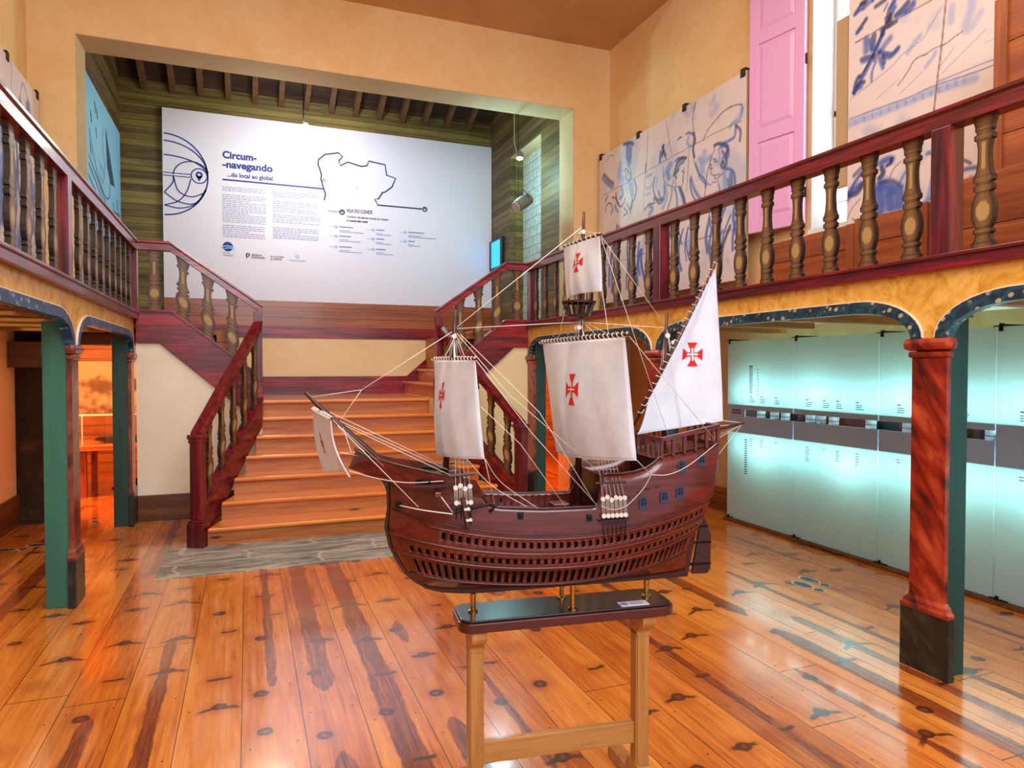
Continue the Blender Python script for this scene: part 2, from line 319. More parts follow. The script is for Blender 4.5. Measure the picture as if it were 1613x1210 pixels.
# ------------------------------------------------------------------ mesh helpers
class MB:
    def __init__(s): s.v = []; s.f = []; s.mi = []; s.T = None
    def add(s, vs, fs, mi=0):
        k = len(s.v)
        s.v += [tuple(s.T @ Vector(p)) for p in vs] if s.T is not None else [tuple(p) for p in vs]
        s.f += [tuple(k + a for a in f) for f in fs]; s.mi += [mi] * len(fs); return s
    def box(s, x0, x1, y0, y1, z0, z1, mi=0):
        x0, x1 = sorted((x0, x1)); y0, y1 = sorted((y0, y1)); z0, z1 = sorted((z0, z1))
        return s.add([(x0, y0, z0), (x1, y0, z0), (x1, y1, z0), (x0, y1, z0), (x0, y0, z1), (x1, y0, z1), (x1, y1, z1), (x0, y1, z1)],
                     [(0, 3, 2, 1), (4, 5, 6, 7), (0, 1, 5, 4), (1, 2, 6, 5), (2, 3, 7, 6), (3, 0, 4, 7)], mi)
    def prism(s, poly, plane, a, b, mi=0):
        """poly in 2D; plane 'XZ' (depth along Y), 'YZ' (depth along X), 'XY' (depth along Z)"""
        def p3(p, d):
            return {'XZ': (p[0], d, p[1]), 'YZ': (d, p[0], p[1]), 'XY': (p[0], p[1], d)}[plane]
        n = len(poly); A = sum(poly[i][0] * poly[(i + 1) % n][1] - poly[(i + 1) % n][0] * poly[i][1] for i in range(n))
        a, b = sorted((a, b))
        if A < 0: poly = poly[::-1]
        vs = [p3(p, a) for p in poly] + [p3(p, b) for p in poly]
        f = [tuple(range(n))[::-1], tuple(range(n, 2 * n))] + [(i, (i + 1) % n, n + (i + 1) % n, n + i) for i in range(n)]
        if plane == 'XZ': f = [t[::-1] for t in f]
        return s.add(vs, f, mi)
    def tube(s, pts, r, n=8, mi=0, caps=True):
        pts = [Vector(p) for p in pts]; m = len(pts); rr = r if isinstance(r, (list, tuple)) else [r] * m
        vs = []; up = None
        for i, p in enumerate(pts):
            d = (pts[min(i + 1, m - 1)] - pts[max(i - 1, 0)]).normalized()
            if up is None:
                up = Vector((0, 0, 1)) if abs(d.z) < .9 else Vector((1, 0, 0))
            u = (up - d * up.dot(d)).normalized(); w_ = d.cross(u); up = u
            for k in range(n):
                t = 2 * math.pi * k / n; vs.append(p + (u * math.cos(t) + w_ * math.sin(t)) * rr[i])
        fs = [(i * n + k, i * n + (k + 1) % n, (i + 1) * n + (k + 1) % n, (i + 1) * n + k) for i in range(m - 1) for k in range(n)]
        if caps: fs += [tuple(range(n))[::-1], tuple(range((m - 1) * n, m * n))]
        return s.add(vs, fs, mi)
    def lathe(s, c, prof, n=20, mi=0):
        vs = [(c[0] + r * math.cos(2 * math.pi * k / n), c[1] + r * math.sin(2 * math.pi * k / n), c[2] + z) for r, z in prof for k in range(n)]
        m = len(prof); fs = [(i * n + k, i * n + (k + 1) % n, (i + 1) * n + (k + 1) % n, (i + 1) * n + k) for i in range(m - 1) for k in range(n)]
        fs += [tuple(range(n))[::-1], tuple(range((m - 1) * n, m * n))]
        return s.add(vs, fs, mi)
    def ribbon(s, pts, wd, P, mi=0, closed=False):
        """flat stroke along 2D points; P maps (a,b) to 3D"""
        m = len(pts); vs = []
        for i, p in enumerate(pts):
            a = pts[(i - 1) % m] if (closed or i) else p; b = pts[(i + 1) % m] if (closed or i < m - 1) else p
            dx, dy = b[0] - a[0], b[1] - a[1]; L = math.hypot(dx, dy) or 1
            nx, ny = -dy / L * wd / 2, dx / L * wd / 2
            vs += [P(p[0] + nx, p[1] + ny), P(p[0] - nx, p[1] - ny)]
        fs = [(2 * i, 2 * i + 1, 2 * ((i + 1) % m) + 1, 2 * ((i + 1) % m)) for i in range(m if closed else m - 1)]
        return s.add(vs, fs, mi)
    def build(s, name, mats, parent=None, smooth=False, bevel=0, cols=None):
        me = bpy.data.meshes.new(name)
        v = s.v
        if parent is not None:
            iv = WORLD[parent.name].inverted(); v = [tuple(iv @ Vector(p)) for p in v]
        me.from_pydata(v, [], s.f); me.update()
        mats = mats if isinstance(mats, (list, tuple)) else [mats]
        for m_ in mats: me.materials.append(m_)
        if len(mats) > 1: me.polygons.foreach_set('material_index', s.mi)
        if smooth: me.polygons.foreach_set('use_smooth', [True] * len(me.polygons))
        if cols is not None:
            a = me.color_attributes.new('Col', 'FLOAT_COLOR', 'POINT'); a.data.foreach_set('color', np.asarray(cols, np.float32).ravel())
        o = bpy.data.objects.new(name, me); COL.objects.link(o)
        if parent is not None: o.parent = parent; WORLD[o.name] = WORLD[parent.name].copy()
        else: WORLD[o.name] = Matrix.Identity(4)
        if bevel:
            b = o.modifiers.new('bevel', 'BEVEL'); b.width = bevel; b.segments = 2; b.limit_method = 'ANGLE'
        return o
WORLD = {}
def box(*a): return MB().box(*a)
def prism(*a): return MB().prism(*a)
def thing(name, loc, label, cat, group=None, rz=0, kind=None):
    o = bpy.data.objects.new(name, None); COL.objects.link(o); o.empty_display_size = .1
    o.location = loc; o.rotation_euler = (0, 0, rz)
    WORLD[o.name] = Matrix.Translation(loc) @ Matrix.Rotation(rz, 4, 'Z')
    return tag(o, label, cat, group, kind)
def tag(o, label, cat, group=None, kind=None):
    o['label'] = label; o['category'] = cat
    if group: o['group'] = group
    if kind: o['kind'] = kind
    return o
def rebase(o, loc):
    """move a one-mesh thing's origin to its base"""
    d = Vector(loc); o.data.transform(Matrix.Translation(-d)); o.location = d; WORLD[o.name] = Matrix.Translation(d); return o
def struct(mb, name, m, **kw):
    o = mb.build(name, m, **kw); o['kind'] = 'structure'; return o
def smooth_line(pts, k=8):
    """Catmull-Rom through 2D or 3D points"""
    P = [np.array(p, float) for p in pts]; P = [2 * P[0] - P[1]] + P + [2 * P[-1] - P[-2]]; out = []
    for i in range(1, len(P) - 2):
        for t in np.linspace(0, 1, k, endpoint=False):
            out.append(.5 * ((2 * P[i]) + (-P[i - 1] + P[i + 1]) * t + (2 * P[i - 1] - 5 * P[i] + 4 * P[i + 1] - P[i + 2]) * t * t + (-P[i - 1] + 3 * P[i] - 3 * P[i + 1] + P[i + 2]) * t ** 3))
    out.append(P[-2]); return [tuple(p) for p in out]
# ================================================================== the room
XL, XR, YF, YB = -2.12, 4.80, 8.58, 12.1
CX = 1.10                                    # centre line of the stairs
fl = MB().box(-3.4, 6.2, -3.0, 12.6, -.06, 0); struct(fl, 'floor', M['floor'])
struct(box(XL - .3, XR + .3, -3.0, YF + .46, 6.0, 6.12), 'ceiling', M['ceil'])
# side walls (galleries run along them); the right one has a tall window
struct(box(XL - .3, XL, -3.0, 8.0, 0, 6.0).box(XL - .3, XL, 8.0, YF, 1.95, 6.0), 'wall_left', M['wall'])
wr = MB(); WY0, WY1, WZ0, WZ1 = 4.22, 4.86, 2.80, 5.75
wr.box(XR, XR + .45, -3.0, WY0, 1.95, 6.0).box(XR, XR + .45, WY1, YF, 1.95, 6.0).box(XR, XR + .45, WY0, WY1, 1.95, WZ0).box(XR, XR + .45, WY0, WY1, WZ1, 6.0)
struct(wr, 'wall_right', M['wall'])
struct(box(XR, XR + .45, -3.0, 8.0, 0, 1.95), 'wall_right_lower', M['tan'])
# front wall with the wide opening above the stairs
OX0, OX1, OZ = -1.68, 4.24, 5.12
fw = MB().box(XL, OX0, YF, YF + .46, 2.05, 6.0).box(OX1, XR, YF, YF + .46, 2.05, 6.0).box(OX0, OX1, YF, YF + .46, OZ, 6.0)
struct(fw, 'wall_front', M['wall'])
rv = MB().box(OX0, OX0 + .006, YF + .002, YF + .458, 2.05, OZ).box(OX1 - .006, OX1, YF + .002, YF + .458, 2.05, OZ).box(OX0, OX1, YF + .002, YF + .458, OZ - .006, OZ)
struct(rv, 'trim_1', M['reveal'])
# walls under the galleries beside the stairs: stone jamb with door opening on the left, opening on the right
struct(box(XL, -1.82, 8.0, 8.35, 0, 1.95), 'wall_left_end', M['jamb'])
struct(box(-1.82, -1.04, 8.0, 8.35, 1.78, 1.95), 'trim_2', M['joistY'])
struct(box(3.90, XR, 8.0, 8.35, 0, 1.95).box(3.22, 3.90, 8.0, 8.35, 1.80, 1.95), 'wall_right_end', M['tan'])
struct(box(XL, XL + .03, -3.0, 8.0, 0, .30), 'baseboard_left', M['plinthY'], bevel=.004)
struct(box(XR - .03, XR, -3.0, 8.0, 0, .26), 'baseboard_right', M['plinthY'], bevel=.004)
struct(box(3.90, XR - .03, 7.97, 8.0, 0, .26), 'baseboard_right_end', M['plinth'], bevel=.004)
# stone slab let into the floor
st = struct(box(-.64, 2.84, 5.55, 6.46, -.02, .006), 'floor_stone_strip', M['stone'])
# gallery floors, landing platform of the upper room
struct(box(XL, -1.08, -3.0, 8.6, 1.96, 2.05).box(XL, -.80, 7.79, 9.64, 1.96, 2.05), 'floor_gallery_left', M['crate'])
struct(box(3.26, XR, -3.0, 8.6, 1.96, 2.05).box(3.00, XR, 7.79, 9.64, 1.96, 2.05), 'floor_gallery_right', M['crate'])
struct(box(-2.2, 5.0, 9.66, 12.4, 1.96, 2.08), 'floor_upper', M['crate'])
# ceilings under the galleries
struct(box(XL, -1.08, -3.0, 8.0, 1.945, 1.96), 'ceiling_gallery_left', M['joist'])
struct(box(3.26, XR, -3.0, 8.0, 1.945, 1.96), 'ceiling_gallery_right', M['wallw'])
# upper room walls
struct(box(-1.90, -1.80, 9.04, 12.1, 2.08, 6.6), 'wall_upper_left', M['gwoodY'])
NY0, NY1, NZ = 9.74, 11.06, 5.15            # splayed niche in the upper right wall
struct(box(4.25, 4.35, 9.04, NY0, 2.08, 6.6).box(4.25, 4.35, NY1, 12.1, 2.08, 6.6).box(4.25, 4.60, NY0 - .01, NY1 + .01, NZ, 6.6), 'wall_upper_right', M['gwoodY'])
nm = MB().box(4.352, 4.49, NY1 - .002, NY1 + .08, 2.08, NZ)
struct(nm, 'wall_niche_side', M['gwoodX'])
struct(box(4.49, 4.60, 9.60, 11.14, 2.08, NZ), 'wall_niche_back', M['palestone'])
struct(box(4.352, 4.49, NY0 - .08, NY0, 2.08, NZ), 'wall_niche_near_side', M['palestone'])
struct(box(4.252, 4.49, NY0 + .001, NY1 - .003, NZ - .012, NZ - .002), 'trim_3', M['reveal'])
struct(box(-1.80, 4.25, YB, YB + .1, 2.08, 6.2), 'wall_back', M['gwoodX'])
struct(box(-1.80, 4.25, YB - .03, YB, 5.69, 5.86), 'trim_4', M['gwoodX'])
struct(box(-1.20, 4.245, 11.98, YB, 2.08, 2.65), 'trim_5', M['wains'])
# roof of the upper room: boards rising towards the hall, carried by rafters
sl = .42
def rz_(y): return 5.86 + (YB - y) * sl
struct(MB().prism([(9.04, rz_(9.04) + .16), (YB + .1, rz_(YB + .1) + .16), (YB + .1, rz_(YB + .1) + .22), (9.04, rz_(9.04) + .22)], 'YZ', -1.9, 4.35), 'ceiling_upper', M['roofb'])
k = 0
for xx in np.arange(-1.50, 4.1, .405):
    o = MB().prism([(9.04, rz_(9.04)), (YB, rz_(YB)), (YB, rz_(YB) + .155), (9.04, rz_(9.04) + .155)], 'YZ', xx, xx + .085).build('roof_rafter', M['rafter'], bevel=.006)
    rebase(o, (xx, YB, rz_(YB)))
    tag(o, 'dark roof rafter above the white poster, %s counted from the blue drawing side' % ['first', 'second', 'third', 'fourth', 'fifth', 'sixth', 'seventh', 'eighth', 'ninth', 'tenth', 'eleventh', 'twelfth', 'thirteenth', 'fourteenth', 'fifteenth', 'sixteenth'][k], 'rafter', 'rafters of the upper room roof', kind='thing'); k += 1
struct(box(-1.9, 4.35, 8.98, 9.04, 5.95, 7.6), 'wall_gable', M['roofb'])

# ------------------------------------------------------------------ rooms under the landing seen through the openings
struct(box(-3.1, -.2, 11.6, 11.7, 0, 1.9), 'wall_side_room_back', M['oroomX'])
struct(box(-3.1, -3.0, 8.35, 11.6, 0, 1.9), 'wall_side_room_left', M['oroomY'])
struct(box(-.30, -.2, 8.0, 11.6, 0, 1.9), 'wall_side_room_right', M['oroomY'])
struct(box(-3.1, XL, 8.0, 8.1, 0, 1.9), 'wall_side_room_near', M['oroomX'])
struct(box(-3.1, -.2, 8.0, 11.7, 1.9, 1.955), 'ceiling_side_room', M['oroomX'])
struct(box(2.4, 5.6, 10.9, 11.0, 0, 1.9), 'wall_store_room_back', M['oroomX'])
struct(box(2.4, 2.5, 8.0, 10.9, 0, 1.9).box(5.5, 5.6, 8.0, 10.9, 0, 1.9), 'wall_store_room_side', M['oroomY'])
struct(box(2.4, 5.6, 8.0, 11.0, 1.9, 1.955), 'ceiling_store_room', M['oroomX'])
struct(box(XR, 5.6, 8.0, 8.1, 0, 1.9), 'wall_store_room_near', M['oroomX'])

# ------------------------------------------------------------------ stair walls
SY = 7.75                                    # plane of the wall that carries the upper flights
def mir(p): return [(2 * CX - x, z) for x, z in p][::-1]
wl = [(-1.035, 0), (.14, 0), (.14, 1.06), (-.818, 1.80), (-1.035, 1.80)]
struct(MB().prism(wl, 'XZ', SY, SY + .10), 'wall_stair_left', M['wallw'])
struct(MB().prism(mir(wl), 'XZ', SY, SY + .10), 'wall_stair_right', M['wallc'])
struct(box(-1.035, -.0, SY - .025, SY, 0, .26), 'baseboard_stair_left', M['plinth'], bevel=.005)
struct(box(2.3, 3.22, SY - .025, SY, 0, .26), 'baseboard_stair_right', M['plinth'], bevel=.005)
struct(box(.10, .14, SY + .1, 9.64, 0, 1.183).box(2.06, 2.10, SY + .1, 9.64, 0, 1.183), 'wall_under_landing', M['wallc'])
struct(box(-.82, 3.02, 9.64, 9.70, 1.183, 1.96), 'wall_landing', M['wallc'])
bt = MB().box(-.82, 3.02, 9.62, 9.64, 1.947, 2.10)
struct(bt, 'trim_6', M['maroonX'])
bb = [(0.0, 1.183), (2.2, 1.183), (3.02, 1.90), (3.02, 2.10), (2.90, 2.10), (2.12, 1.429), (.08, 1.429), (-.70, 2.10), (-.82, 2.10), (-.82, 1.9)]
struct(MB().prism(bb, 'XZ', 9.615, 9.64), 'baseboard_landing', M['maroonX'])

# ------------------------------------------------------------------ staircase: one thing with treads and risers
RH, TD = .169, .283
stc = thing('staircase', (CX, 6.42, 0), 'wide orange pine central staircase flaring toward the floor, splitting into two upper flights', 'staircase')
def edge_x(y): return -.335 + (min(y, 7.75) - 6.42) * (.48 / 1.33)     # inner face of the flaring side strings
for k in range(7):
    z = RH * (k + 1); y0 = 6.42 + TD * k; y1 = y0 + (TD if k < 6 else 9.62 - y0)
    xa = edge_x(y0 + .02); wy = min(y1, y0 + TD) + .03
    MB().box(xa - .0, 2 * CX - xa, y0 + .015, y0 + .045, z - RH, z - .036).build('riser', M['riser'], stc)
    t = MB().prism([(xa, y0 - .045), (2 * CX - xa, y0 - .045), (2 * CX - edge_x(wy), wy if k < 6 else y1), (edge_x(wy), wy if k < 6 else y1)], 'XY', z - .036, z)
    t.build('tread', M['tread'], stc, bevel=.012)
for side in (0, 1):
    for k in range(5):
        z = 1.183 + .1734 * (k + 1); x1 = .12 - .205 * k; x0 = x1 - .205
        a, b_ = (x0, x1) if not side else (2 * CX - x1, 2 * CX - x0)
        xr = (x1 - .03, x1 - .0) if not side else (2 * CX - x1, 2 * CX - x1 + .03)
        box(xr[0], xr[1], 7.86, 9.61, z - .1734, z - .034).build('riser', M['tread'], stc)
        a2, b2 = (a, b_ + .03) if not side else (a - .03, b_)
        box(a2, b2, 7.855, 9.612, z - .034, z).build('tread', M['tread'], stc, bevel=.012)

# ------------------------------------------------------------------ balusters: flat boards with turned outline and painted relief
PROF = [(0, .052), (.045, .053), (.055, .044), (.085, .036), (.11, .034), (.12, .046), (.145, .046), (.155, .033), (.185, .043), (.23, .052), (.29, .056), (.35, .052),
        (.40, .040), (.43, .031), (.44, .045), (.475, .047), (.485, .034), (.50, .034), (.51, .048), (.545, .048), (.56, .040), (.60, .032), (.68, .027), (.76, .027), (.815, .033), (.825, .045), (.86, .045),
        (.868, .034), (.885, .034), (.892, .041), (.93, .041), (.96, .048), (1.0, .051)]
_bc = {}
def baluster_mesh(h, shear, axis, th=.027, wsc=1.0, light=1.0):
    """board centred on its base; outline in the plane of 'axis' ('X' or 'Y'), sheared along a slope"""
    key = (round(h, 3), round(shear, 3), axis, wsc)
    if key in _bc: return _bc[key]
    zs = [p[0] for p in PROF]; ws = [p[1] for p in PROF]
    Zs = sorted(set(zs + list(np.linspace(0, 1, 64)))); fr = list(np.linspace(-1, 1, 17))
    vs, cs, fs = [], [], []
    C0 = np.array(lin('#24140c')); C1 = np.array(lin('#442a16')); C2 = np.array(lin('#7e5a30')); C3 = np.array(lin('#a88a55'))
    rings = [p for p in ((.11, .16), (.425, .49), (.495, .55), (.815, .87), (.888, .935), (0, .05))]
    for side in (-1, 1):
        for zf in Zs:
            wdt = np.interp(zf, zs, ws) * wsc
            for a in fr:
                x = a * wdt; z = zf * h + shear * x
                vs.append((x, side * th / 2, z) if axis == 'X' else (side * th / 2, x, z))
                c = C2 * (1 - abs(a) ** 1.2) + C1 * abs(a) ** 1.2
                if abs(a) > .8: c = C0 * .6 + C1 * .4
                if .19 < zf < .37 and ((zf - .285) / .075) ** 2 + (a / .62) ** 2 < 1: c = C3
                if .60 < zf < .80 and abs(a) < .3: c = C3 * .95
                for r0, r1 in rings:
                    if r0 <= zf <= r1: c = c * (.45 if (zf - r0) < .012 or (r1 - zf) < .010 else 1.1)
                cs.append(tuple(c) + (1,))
    m, nf = len(Zs), len(fr)
    for s_ in (0, 1):
        for i in range(m - 1):
            for j in range(nf - 1):
                q = [s_ * m * nf + i * nf + j, s_ * m * nf + i * nf + j + 1, s_ * m * nf + (i + 1) * nf + j + 1, s_ * m * nf + (i + 1) * nf + j]
                flip = (s_ == 1) ^ (axis == 'Y')
                fs.append(tuple(q[::-1] if flip else q))
    # edges get their own vertices with dark paint
    def loop(s_, j): return [s_ * m * nf + i * nf + j for i in range(m)]
    for j, sg in ((0, 1), (nf - 1, -1)):
        A = loop(0, j); B = loop(1, j); k0 = len(vs)
        for a, b in zip(A, B):
            vs += [vs[a], vs[b]]; cs += [tuple(C0 * .9) + (1,)] * 2
        for i in range(m - 1):
            q = [k0 + 2 * i, k0 + 2 * i + 2, k0 + 2 * i + 3, k0 + 2 * i + 1]
            fs.append(tuple(q if (sg == 1) ^ (axis == 'Y') else q[::-1]))
    me = bpy.data.meshes.new('baluster'); me.from_pydata(vs, [], fs); me.materials.append(M['baluster']); me.update()
    a = me.color_attributes.new('Col', 'FLOAT_COLOR', 'POINT'); a.data.foreach_set('color', np.asarray(cs, np.float32).ravel())
    _bc[key] = me; return me
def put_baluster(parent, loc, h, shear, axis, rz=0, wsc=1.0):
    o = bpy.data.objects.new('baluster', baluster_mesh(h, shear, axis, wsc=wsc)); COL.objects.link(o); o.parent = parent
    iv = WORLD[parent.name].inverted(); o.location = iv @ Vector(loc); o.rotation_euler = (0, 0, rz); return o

# rail cross-sections: moulded handrail swept along a path
def rail(path, wd, ht, name, mat, parent, overhang=.0):
    """handrail: stacked mouldings following 3D points (top centre line)"""
    mb = MB(); P = [Vector(p) for p in path]
    sec = [(-wd * .5, -.002), (-wd * .5, -.018), (-wd * .40, -.030), (-wd * .40, -ht), (wd * .40, -ht), (wd * .40, -.030), (wd * .5, -.018), (wd * .5, -.002), (wd * .32, .006), (-wd * .32, .006)]
    n = len(sec); vs = []
    for i, p in enumerate(P):
        d1 = (P[i] - P[i - 1]) if i else (P[1] - P[0]); d2 = (P[i + 1] - P[i]) if i < len(P) - 1 else d1
        d = Vector((d1.x, d1.y, 0)).normalized() + Vector((d2.x, d2.y, 0)).normalized(); d.normalize(); sd = Vector((d.y, -d.x, 0))
        vs += [p + sd * a + Vector((0, 0, b)) for a, b in sec]
    fs = [(i * n + k, i * n + (k + 1) % n, (i + 1) * n + (k + 1) % n, (i + 1) * n + k) for i in range(len(P) - 1) for k in range(n)]
    fs += [tuple(range(n))[::-1], tuple(range((len(P) - 1) * n, len(P) * n))]
    mb.add(vs, fs); return mb.build(name, mat, parent)

# galleries' balustrades
def gallery_rail(X, label, y_posts, y0, nm_side):
    t = thing('gallery_balustrade', (X, y0, 2.02), label, 'balustrade')
    rail([(X, y0, 2.815), (X, 7.70, 2.815)], .115, .095, 'handrail', M['maroonY'], t)
    MB().box(X - .05, X + .05, y0, 7.70, 2.03, 2.105).box(X - .062, X + .062, y0, 7.70, 2.085, 2.105).build('bottom_rail', M['maroonY'], t, bevel=.004)
    for yp in y_posts:
        box(X - .05, X + .05, yp - .05, yp + .05, 2.105, 2.722).build('post', M['maroonZ'], t, bevel=.004)
    ys = []
    for a, b in zip([y_posts[0] - 2.49] + y_posts, y_posts + [7.70]):
        nb = 9 if b - a < 2.6 else 10
        ys += list(np.linspace(a + .187, b - .187, nb))
    for y in ys:
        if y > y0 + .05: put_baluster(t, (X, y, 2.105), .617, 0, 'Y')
    return t
gallery_rail(3.22, 'long maroon balustrade with painted cut-out balusters along the gallery by the pink shutter', [2.39, 4.88], .4, 'right')
gallery_rail(-1.055, 'long maroon balustrade with painted cut-out balusters along the gallery opposite the window', [2.44, 4.93], 1.0, 'left')

# upper flights' balustrades with their deep strings
def flight(side):
    f = (lambda x: x) if side == 0 else (lambda x: 2 * CX - x)
    t = thing('stair_balustrade', (f(-.45), SY, 1.1), ['maroon balustrade climbing from the landing past the whitish wall to the gallery', 'maroon balustrade climbing from the landing behind the fore sail to the window gallery'][side], 'balustrade')
    y = SY - .01
    S = [(-1.03, 2.11), (-.711, 2.11), (.156, 1.43), (.156, .98), (.10, .98), (-.818, 1.795), (-1.03, 1.795)]
    MB().prism([(f(a), b) for a, b in S], 'XZ', SY - .035, SY + .10).build('string', M['maroonX'], t, bevel=.005)
    c = [(-1.03, 2.105), (-.711, 2.105), (.156, 1.425), (.156, 1.452), (-.705, 2.128), (-1.03, 2.128)]
    MB().prism([(f(a), b) for a, b in c], 'XZ', SY - .05, SY + .06).build('string_cap', M['maroonX'], t, bevel=.003)
    rail([(f(-1.05), y, 2.815), (f(-.715), y, 2.815), (f(.16), y, 2.205)][::(1 if side == 0 else -1)], .115, .09, 'handrail', M['maroonX'], t)
    box(f(.07), f(.155), y - .045, y + .045, 1.40, 2.14).build('post', M['maroonZ'], t, bevel=.004)
    box(f(-1.10), f(-1.01), y - .045, y + .045, 2.11, 2.80).build('post', M['maroonZ'], t, bevel=.004)
    slope = -.70 if side == 0 else .70
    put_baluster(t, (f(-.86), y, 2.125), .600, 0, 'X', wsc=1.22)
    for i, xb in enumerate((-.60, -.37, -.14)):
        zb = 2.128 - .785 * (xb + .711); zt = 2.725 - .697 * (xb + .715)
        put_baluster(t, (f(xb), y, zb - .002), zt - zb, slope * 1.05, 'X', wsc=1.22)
flight(0); flight(1)
# lower flight balustrades, splayed outward
def lower(side):
    f = (lambda x: x) if side == 0 else (lambda x: 2 * CX - x)
    t = thing('stair_balustrade', (f(-.40), 6.46, 0), ['maroon lower stair balustrade rising from the newel on the stone strip beside the whitish wall', 'maroon lower stair balustrade seen behind the rigging, beside the cream wall'][side], 'balustrade')
    A = Vector((-.40, 6.46, 0)); B = Vector((.115, 7.70, 0)); d = B - A; L = d.length; u = d / L; nrm = Vector((u.y, -u.x, 0))
    def P(s, o, z):
        q = A + u * s + nrm * o; return (f(q.x), q.y, z)
    def bar(s0, s1, za, zb, o0, o1, name, mat, hb=None, **kw):
        za0, za1 = za; zb0, zb1 = zb
        vs = [P(s0, o0, za0), P(s0, o1, za0), P(s1, o1, za1), P(s1, o0, za1), P(s0, o0, zb0), P(s0, o1, zb0), P(s1, o1, zb1), P(s1, o0, zb1)]
        fs = [(0, 1, 2, 3), (4, 7, 6, 5), (0, 4, 5, 1), (1, 5, 6, 2), (2, 6, 7, 3), (3, 7, 4, 0)]
        if side: fs = [q[::-1] for q in fs]
        return MB().add(vs, fs).build(name, mat, t, **kw)
    # newel with wider foot and cap
    T = Matrix.Translation((f(A.x), A.y, 0)) @ Matrix.Rotation(math.atan2(-u.x, u.y) * (1 if side == 0 else -1), 4, 'Z')
    nb = MB(); nb.T = T; nb.box(-.072, .072, -.072, .072, 0, .215).box(-.062, .062, -.062, .062, .215, .24).box(-.05, .05, -.05, .05, .24, .90); nb.build('newel_post', M['maroonZ'], t, bevel=.006)
    nc = MB(); nc.T = T; nc.box(-.058, .058, -.058, .058, .90, .935).box(-.066, .066, -.066, .066, .935, .975); nc.build('newel_cap', M['maroonZ'], t, bevel=.008)
    bar(.05, L + .02, (.02, .92), (.34, 1.20), -.028, .028, 'string', M['maroonY'], bevel=.004)
    bar(.05, L + .02, (.335, 1.195), (.375, 1.235), -.045, .045, 'bottom_rail', M['maroonY'], bevel=.006)
    pts = [P(-.02, 0, .995), P(L - .01, 0, 2.03)]
    rail(pts, .105, .085, 'handrail', M['maroonY'], t)
    for i in range(5):
        s = .20 + i * (L - .32) / 4; zb = .372 + (s - .05) * (.86 / (L - .03)); zt = .91 + (s + .02) * (1.035 / (L + .01))
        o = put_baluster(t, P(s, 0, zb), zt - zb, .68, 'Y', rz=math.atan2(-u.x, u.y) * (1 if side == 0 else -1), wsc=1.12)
lower(0); lower(1)

# ------------------------------------------------------------------ gallery fronts with flat arches
def arch_front(X, inward, cols, y_start, name_label, band, ochre):
    """board on the hall side of the gallery; openings between columns"""
    t = thing('gallery_arcade', (X, y_start, 1.70), name_label, 'gallery arcade')
    th = .05; x0, x1 = (X, X + th) if inward < 0 else (X - th, X)
    zc, zt, ztop = 1.70, 1.852, 2.035; bw = .062
    ends = cols
    def arc(ya, yb, off):
        """opening curve from left spring to right spring; off widens it"""
        r = .34 + off * .0; rzz = zt + off - zc; pts = []
        for a in np.linspace(0, math.pi / 2, 12): pts.append((ya - off + (r + off) * (1 - math.cos(a)), zc + rzz * math.sin(a)))
        for a in np.linspace(math.pi / 2, 0, 12): pts.append((yb + off - (r + off) * (1 - math.cos(a)), zc + rzz * math.sin(a)))
        return pts
    for ca, cb in zip(ends[:-1], ends[1:]):
        ya = ca + .098; yb = cb - .098
        inner = arc(ya, yb, 0); outer = arc(ya, yb, bw)
        # spandrel board pieces of this bay, as strips above the curve
        for k in range(len(outer) - 1):
            pass
        poly = [(ca, zc), (outer[0][0], zc)] + outer[1:-1] + [(outer[-1][0], zc), (cb, zc), (cb, ztop), (ca, ztop)]
        MB().prism(poly, 'YZ', x0, x1).build('frieze_board', ochre, t)
        xo = (X - .012, X + th) if inward < 0 else (X - th, X + .012)
        mb = MB(); n = len(inner)
        for k in range(n - 1):
            q = [inner[k], inner[k + 1], outer[k + 1], outer[k]]
            mb.prism(q, 'YZ', xo[0], xo[1])
        mb.build('arch_band', band, t)
        e = MB(); m2 = arc(ya, yb, bw + .006)
        for k in range(n - 1): e.prism([outer[k], outer[k + 1], m2[k + 1], m2[k]], 'YZ', xo[0] + (0 if inward < 0 else .004), xo[1] - (.004 if inward < 0 else 0))
        e.build('arch_edging', M['deadeye'], t)
    return t
arch_front(3.20, -1, [-.10, 2.455, 4.95, 7.75], 2.4, 'ochre marbled gallery front with dark green marbled arch edging, above the glass panels', M['bluemarble'], M['ochre'])
arch_front(-1.05, 1, [.25, 2.72, 5.22, 7.76], 2.7, 'ochre gallery front with blue marbled arch edging, on the side of the footprints doorway', M['bluemarble2'], M['ochre'])
